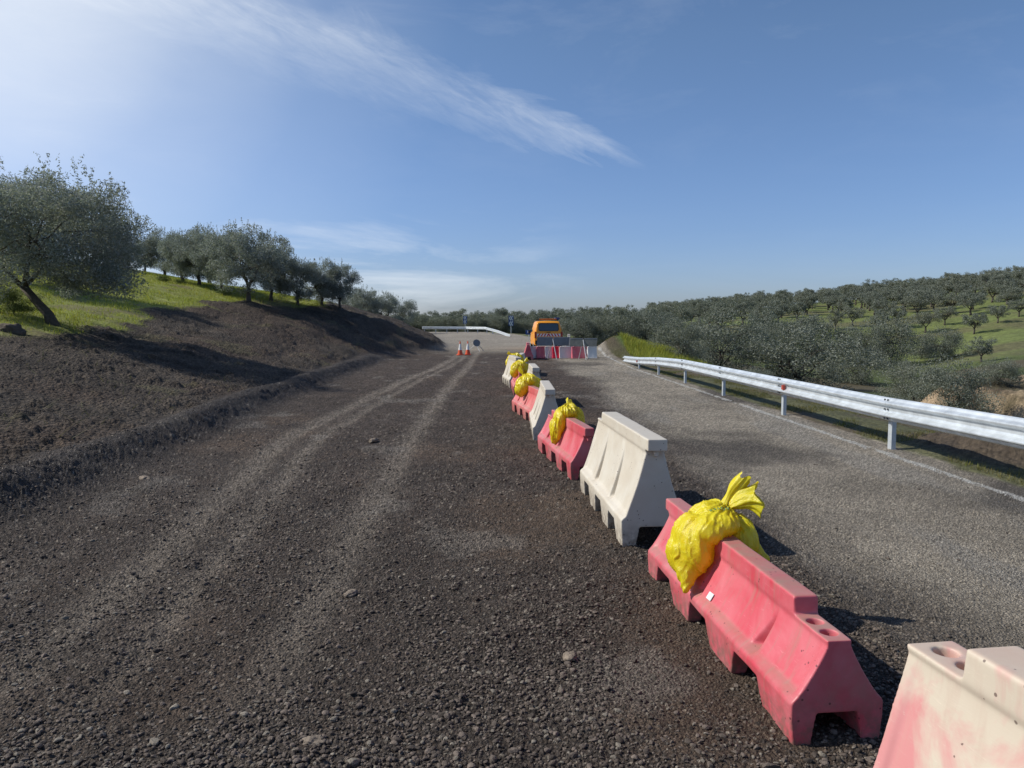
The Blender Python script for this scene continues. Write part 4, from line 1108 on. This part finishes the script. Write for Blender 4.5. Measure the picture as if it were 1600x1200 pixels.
while yrow < 246:
    y_w = yrow < 133
    for ix in range(-2, 36):
        x = 14+ix*(7.2 if y_w else 6.2)+(iy % 2)*3.4+random.uniform(-1.3, 1.3); y = yrow+random.uniform(-1.5, 1.5)+.03*x
        z = h1(x, y); pxx, row, _ = proj(x, y, z)
        if not (1020 < pxx < 1650): continue
        if any((x-q.x)**2+(y-q.y)**2 < 36 for q in placed): continue
        if random.random() < (.40 if y < 128 else (.15 if y < 150 else .02)): continue
        if cnt >= 218: break
        s = random.uniform(.88, 1.18)
        ridge = y > 200
        tree('x', far[random.randrange(5)], (x, y, z), s,
             'grey-green olive tree on the skyline of the far hillside' if ridge else 'grey-green olive tree in the crowded rows of the far hillside',
             'skyline olive trees of the far hillside' if ridge else 'crowded olive trees of the far hillside', sx=random.uniform(1.05, 1.28))
        cnt += 1
    yrow += 9.0 if yrow < 133 else 8.2; iy += 1
print('grove', cnt)
# tree line behind the bend
k = 0
for i in range(52):
    px = 632+i*7.1+random.uniform(-5, 5); d = 108+(i*37 % 5)*9+random.uniform(0, 5)
    x = (px-CX)/F*d; z = h1(x, d); row = proj(x, d, z)[1]
    tgt = np.interp(px, [630, 700, 830, 930, 1000], [493, 489, 487, 480, 479])+random.uniform(-4, 6)
    if i % 3 == 2: tgt += 9
    s = max((row-tgt)*d/F/4.2, .5)
    tree('x', far[random.randrange(5)], (x, d, z), s, 'dark olive tree in the belt behind the bend and the van', 'trees in the belt behind the bend', sx=1.0 if s > 1.0 else 1.2)
for i in range(26):
    px = 640+i*11.2+random.uniform(-3, 3); d = 101.5+random.uniform(0, 4); x = (px-CX)/F*d
    tree('x', bush[random.randrange(3)], (x, d, h1(x, d)-.1), random.uniform(.75, 1.05), 'dark low bush filling the foot of the tree belt behind the bend', 'low bushes at the foot of the tree belt', mat='bushleaf', name='bush', cat='bush', sx=1.0)
# bushes in the gully and behind the rail
BL = [(1126, 585, 497, 'tall grey-green bush in the gully behind the start of the guardrail', 1.15, 45), (1014, 562, 492, 'silvery bush behind the bright grass patch', 1.2, 50), (1245, 605, 520, 'widest grey bush beyond the middle of the guardrail', 1.9, 42),
      (1427, 632, 566, 'pale bush in the gully left of the eroded bank', 1.3, 34), (1488, 655, 566, 'pale leafy bush right in front of the eroded bank', 1.0, 34), (1345, 600, 548, 'thin grey bush beyond the guardrail, between two wider ones', 1.5, 42),
      (965, 556, 488, 'dark rounded bush at the left end of the gully', 1.1, 56), (1064, 560, 505, 'low dark bush between two silvery ones', 1.2, 52), (1470, 562, 512, 'round dark bush below the lowest olive row', 1.0, 75),
      (1340, 548, 505, 'round bush standing in shade below the terrace', 1.0, 78), (1392, 545, 490, 'tall narrow bush beside the terrace bank', .9, 80), (1264, 540, 497, 'round grey bush above the widest one', 1.1, 75),
      (1210, 545, 500, 'bright green bush on the brown slope', 1.0, 75), (1170, 560, 512, 'small bush on the brown slope behind the tall one', 1.1, 65), (930, 556, 492, 'bush directly right of the van behind the crossing row', 1.0, 64),
      (905, 545, 494, 'bush behind the van on its right', 1.0, 72), (990, 550, 500, 'dull bush above the bright grass patch', 1.0, 62), (1300, 592, 566, 'low scrubby bush in the bottom of the gully', 1.6, 55),
      (1410, 590, 566, 'low scrubby bush at the gully bottom, below the tall narrow one', 1.5, 58), (1180, 603, 575, 'scrubby bush directly behind the rail reflector', 1.6, 38), (1385, 655, 620, 'low tangled bush on the near side of the gully', 1.8, 28),
      (1040, 528, 492, 'small bush on the terrace edge left', 1.2, 85), (1090, 535, 500, 'dark bush under the terrace left', 1.2, 80), (1560, 600, 560, 'scrub growing over the top of the eroded bank', 1.4, 46), (1440, 560, 530, 'small round bush between two shaded ones', 1.1, 80)]
for px, rb, rt, lb, sx, d in BL:
    p = gp(px, rb, 50 if px < 1030 else 22)
    if p.y > 92: p = Vector(((px-CX)/F*86, 86, h1((px-CX)/F*86, 86)))
    s = (proj(*p)[1]-rt)*p.y/F/2.6
    tree('x', bush[random.randrange(3)], p, s, lb, 'bushes in the gully beyond the guardrail', mat='bushleaf', name='bush', cat='bush', sx=sx*.82)
# ---------------------------------------------------------------- grass
def grass(name, x, y, hh, ww, mat, label, lean=.35):
    n = len(x); z = H(x, y)
    a = rng.uniform(0, 6.28, n); l = rng.normal(size=(n, 2))*lean*hh[:, None]
    base = np.stack([x, y, z-.02], 1); s = np.stack([np.cos(a)*ww/2, np.sin(a)*ww/2, np.zeros(n)], 1)
    tip = base+np.concatenate([l, hh[:, None]], 1)
    V = np.stack([base-s, base+s, tip], 1).reshape(-1, 3); Q = np.arange(n*3).reshape(n, 3)
    b = .7+.6*rng.random(n); C = np.repeat(np.stack([b*(.9+.3*rng.random(n)), b, b*.8], 1), 3, 0)
    me = npmesh(name, V, Q, C); o = link(name, me, M[mat]); tag(o, label, 'grass', kind='stuff')
n = 260000
yy_ = 14+50*rng.random(n)**.8; xx_ = XT(yy_)-6.0-rng.random(n)**1.1*22
e_ = XT(yy_)-xx_; EB = np.interp(yy_, [0, 21, 26, 36, 40, 50, 60, 80], [7.2, 7.4, 7.2, 9.0, 8.2, 9.0, 12, 16])
gn_ = fbm(xx_*.5, yy_*.5, 22, 4); bare = fbm(xx_*.6+4, yy_*.6, 40, 4)
kp = ((e_-EB)+3.0*(gn_-.5) > -.1) & (rng.random(n) < np.where(bare > .62, .25, 1)) & (fbm(xx_*2.5, yy_*2.5, 95, 2) > .35)
xx_, yy_ = xx_[kp], yy_[kp]; k = len(xx_)
grass('grass', xx_, yy_, (.05+.13*rng.random(k)**2)*(.6+.9*fbm(xx_*.8, yy_*.8, 96, 3)), .018+.018*rng.random(k), 'grass', 'short yellow-green grass covering the left slope above the bare soil')
n = 130000
yy_ = 6+42*rng.random(n)**1.2; xx_ = 5.2+3.2*rng.random(n)**1.2
kp = (fbm(xx_*1.2, yy_*.8, 97, 3) > .46) & (np.exp(-(((xx_-6.4)/.7)**2+((yy_-9.6)/1.5)**2)) < .4) & (XR(yy_)+.1 < xx_)
xx_, yy_ = xx_[kp], yy_[kp]; k = len(xx_)
grass('verge_grass', xx_, yy_, .02+.08*rng.random(k)**1.5, .006+.010*rng.random(k), 'drygrass', 'thin patchy grass on the verge under the guardrail')
n = 26000
xx_ = 7.6+1.5*rng.normal(size=n); yy_ = 41+3.2*rng.normal(size=n); kp = (xx_ > 6.0)
xx_, yy_ = xx_[kp], yy_[kp]; k = len(xx_)
grass('tall_grass', xx_, yy_, .12+.28*rng.random(k), .02+.02*rng.random(k), 'grass', 'bright green tall grass on the mound behind the guardrail end')
# dead stalks and weeds on the soil bank
n = 1400
yy_ = 6+34*rng.random(n); xx_ = XT(yy_)-1.2-6*rng.random(n)
kp = fbm(xx_*.5+7, yy_*.5, 98, 3) > .5; xx_, yy_ = xx_[kp], yy_[kp]; k = len(xx_)
grass('weeds', xx_, yy_, .05+.22*rng.random(k)**2, .008+.012*rng.random(k), 'drygrass', 'sparse dry stalks and weeds poking out of the bare soil bank', .9)
# ---------------------------------------------------------------- light and sky
SAZ, SEL = -84.0, 41.0
sd = Vector((math.sin(R(SAZ))*math.cos(R(SEL)), math.cos(R(SAZ))*math.cos(R(SEL)), math.sin(R(SEL))))
sl = bpy.data.lights.new('sun', 'SUN'); sl.energy = 3.8; sl.angle = R(.53); sl.color = (1, .95, .86)
so = bpy.data.objects.new('sun', sl); col.objects.link(so); so.rotation_euler = sd.to_track_quat('Z', 'Y').to_euler(); so.location = (-20, 20, 30)
w = bpy.data.worlds.new('World'); scene.world = w; w.use_nodes = True; nt = w.node_tree
bg = nt.nodes['Background']; sky = N(nt, 'ShaderNodeTexSky', sky_type='NISHITA'); sky.sun_disc = False
sky.sun_elevation = R(SEL); sky.sun_rotation = R(SAZ); sky.altitude = 300; sky.air_density = 1.0; sky.dust_density = 1.4; sky.ozone_density = 4.5
tc = N(nt, 'ShaderNodeTexCoord'); D = tc.outputs['Generated']
def dot(v):
    n_ = N(nt, 'ShaderNodeVectorMath', operation='DOT_PRODUCT'); L(nt, D, n_.inputs[0]); n_.inputs[1].default_value = v; return n_.outputs['Value']
D1 = ray(110, -90).normalized(); D2 = ray(1010, 268).normalized(); nn = D1.cross(D2).normalized(); tt = nn.cross(D1).normalized()
aD2 = math.atan2(D2.dot(tt), D2.dot(D1))
dl = dot(nn); al = math_(nt, 'ARCTAN2', dot(tt), dot(D1)); a_ = math_(nt, 'DIVIDE', al, aD2)   # 0..1 along streak
cx_ = N(nt, 'ShaderNodeCombineXYZ'); L(nt, math_(nt, 'MULTIPLY', al, 5.0), cx_.inputs[0]); L(nt, math_(nt, 'MULTIPLY', dl, 22.0), cx_.inputs[1])
nz = noise(nt, 1.0, 9, .62, cx_.outputs[0], .7)
cx2 = N(nt, 'ShaderNodeCombineXYZ'); L(nt, math_(nt, 'ADD', math_(nt, 'MULTIPLY', al, 9.0), math_(nt, 'MULTIPLY', dl, 40.0)), cx2.inputs[0]); L(nt, math_(nt, 'SUBTRACT', math_(nt, 'MULTIPLY', dl, 60.0), math_(nt, 'MULTIPLY', al, 16.0)), cx2.inputs[1])
nz2 = noise(nt, 1.6, 8, .65, cx2.outputs[0], .5)
wd_ = ramp(nt, a_, [(0, (.062,)*3), (.45, (.044,)*3), (.75, (.028,)*3), (1.0, (.006,)*3)]).outputs[0]
off = math_(nt, 'MULTIPLY', math_(nt, 'SUBTRACT', nz.outputs['Fac'], .5), .10)
dist_ = math_(nt, 'ABSOLUTE', math_(nt, 'ADD', dl, off))
band = math_(nt, 'SUBTRACT', 1.0, math_(nt, 'DIVIDE', dist_, wd_), clamp=True)
endf = ramp(nt, a_, [(0, (.75,)*3), (.35, (.62,)*3), (.6, (.60,)*3), (.90, (.75,)*3), (1.0, (.0,)*3)]).outputs[0]
tex = ramp(nt, math_(nt, 'ADD', math_(nt, 'MULTIPLY', nz.outputs['Fac'], .5), math_(nt, 'MULTIPLY', nz2.outputs['Fac'], .5)), [(.34, (0.12,)*3), (.66, (1,)*3)]).outputs[0]
streak = math_(nt, 'MULTIPLY', math_(nt, 'MULTIPLY', math_(nt, 'POWER', band, .8), endf), tex)
# low veil and small wisps near the horizon
sz_ = N(nt, 'ShaderNodeSeparateXYZ'); L(nt, D, sz_.inputs[0])
mp = N(nt, 'ShaderNodeMapping'); mp.inputs['Scale'].default_value = (2.2, 2.2, 13); mp.inputs['Location'].default_value = (1.3, .4, 0); L(nt, D, mp.inputs[0])
nz3 = noise(nt, 1.5, 8, .6, mp.outputs[0], .6)
hz = ramp(nt, sz_.outputs[2], [(0, (.5,)*3), (.05, (.7,)*3), (.12, (.45,)*3), (.18, (0,)*3)]).outputs[0]
lz = math_(nt, 'MULTIPLY_ADD', dot(Vector((-.28, .96, 0))), 14.0, -12.9, clamp=True); hz = math_(nt, 'MULTIPLY', hz, math_(nt, 'ADD', math_(nt, 'MULTIPLY', lz, .8), .04))
low_ = math_(nt, 'MULTIPLY', ramp(nt, nz3.outputs['Fac'], [(.47, (0,)*3), (.72, (.9,)*3)]).outputs[0], hz)
# faint high veil left and right of the streak, then painted glare at upper left
mp2 = N(nt, 'ShaderNodeMapping'); mp2.inputs['Scale'].default_value = (3, 3, 9); mp2.inputs['Rotation'].default_value = (0, R(28), 0); L(nt, D, mp2.inputs[0])
nz4 = noise(nt, 1.4, 8, .65, mp2.outputs[0], .4)
hi_ = math_(nt, 'MULTIPLY', ramp(nt, nz4.outputs['Fac'], [(.52, (0,)*3), (.80, (.35,)*3)]).outputs[0], ramp(nt, sz_.outputs[2], [(.15, (0,)*3), (.35, (1,)*3)]).outputs[0])
dv = dot(ray(-120, -120).normalized()); corner_glare = math_(nt, 'MULTIPLY', ramp(nt, dv, [(.86, (0,)*3), (.93, (.08,)*3), (.97, (.25,)*3), (1.0, (.70,)*3)]).outputs[0], math_(nt, 'ADD', math_(nt, 'MULTIPLY', nz4.outputs['Fac'], .5), .75))  # lens glare at the upper left, painted into the sky as whitening
cl = math_(nt, 'ADD', math_(nt, 'ADD', math_(nt, 'ADD', corner_glare, math_(nt, 'MULTIPLY', streak, .42)), low_), math_(nt, 'MULTIPLY', hi_, .25), clamp=True)
szt = N(nt, 'ShaderNodeSeparateXYZ'); L(nt, D, szt.inputs[0])
tint = mixc(nt, 1.0, sky.outputs[0], ramp(nt, szt.outputs[2], [(0, (.72, .75, .94)), (.12, (.69, .73, .88)), (.35, (.74, .78, .82)), (.6, (.60, .68, .76))]).outputs[0], 'MULTIPLY')
c_ = mixc(nt, cl, tint, (6.6, 6.9, 7.2))
L(nt, c_, bg.inputs[0]); bg.inputs[1].default_value = .125
# ---------------------------------------------------------------- render settings
scene.render.engine = 'CYCLES'
scene.view_settings.view_transform = 'Standard'; scene.view_settings.look = 'None'; scene.view_settings.gamma = 1; scene.view_settings.exposure = 0.25
scene.cycles.max_bounces = 6; scene.cycles.transparent_max_bounces = 6
scene.render.resolution_x = 1024; scene.render.resolution_y = 768
print('objects', len(bpy.data.objects))
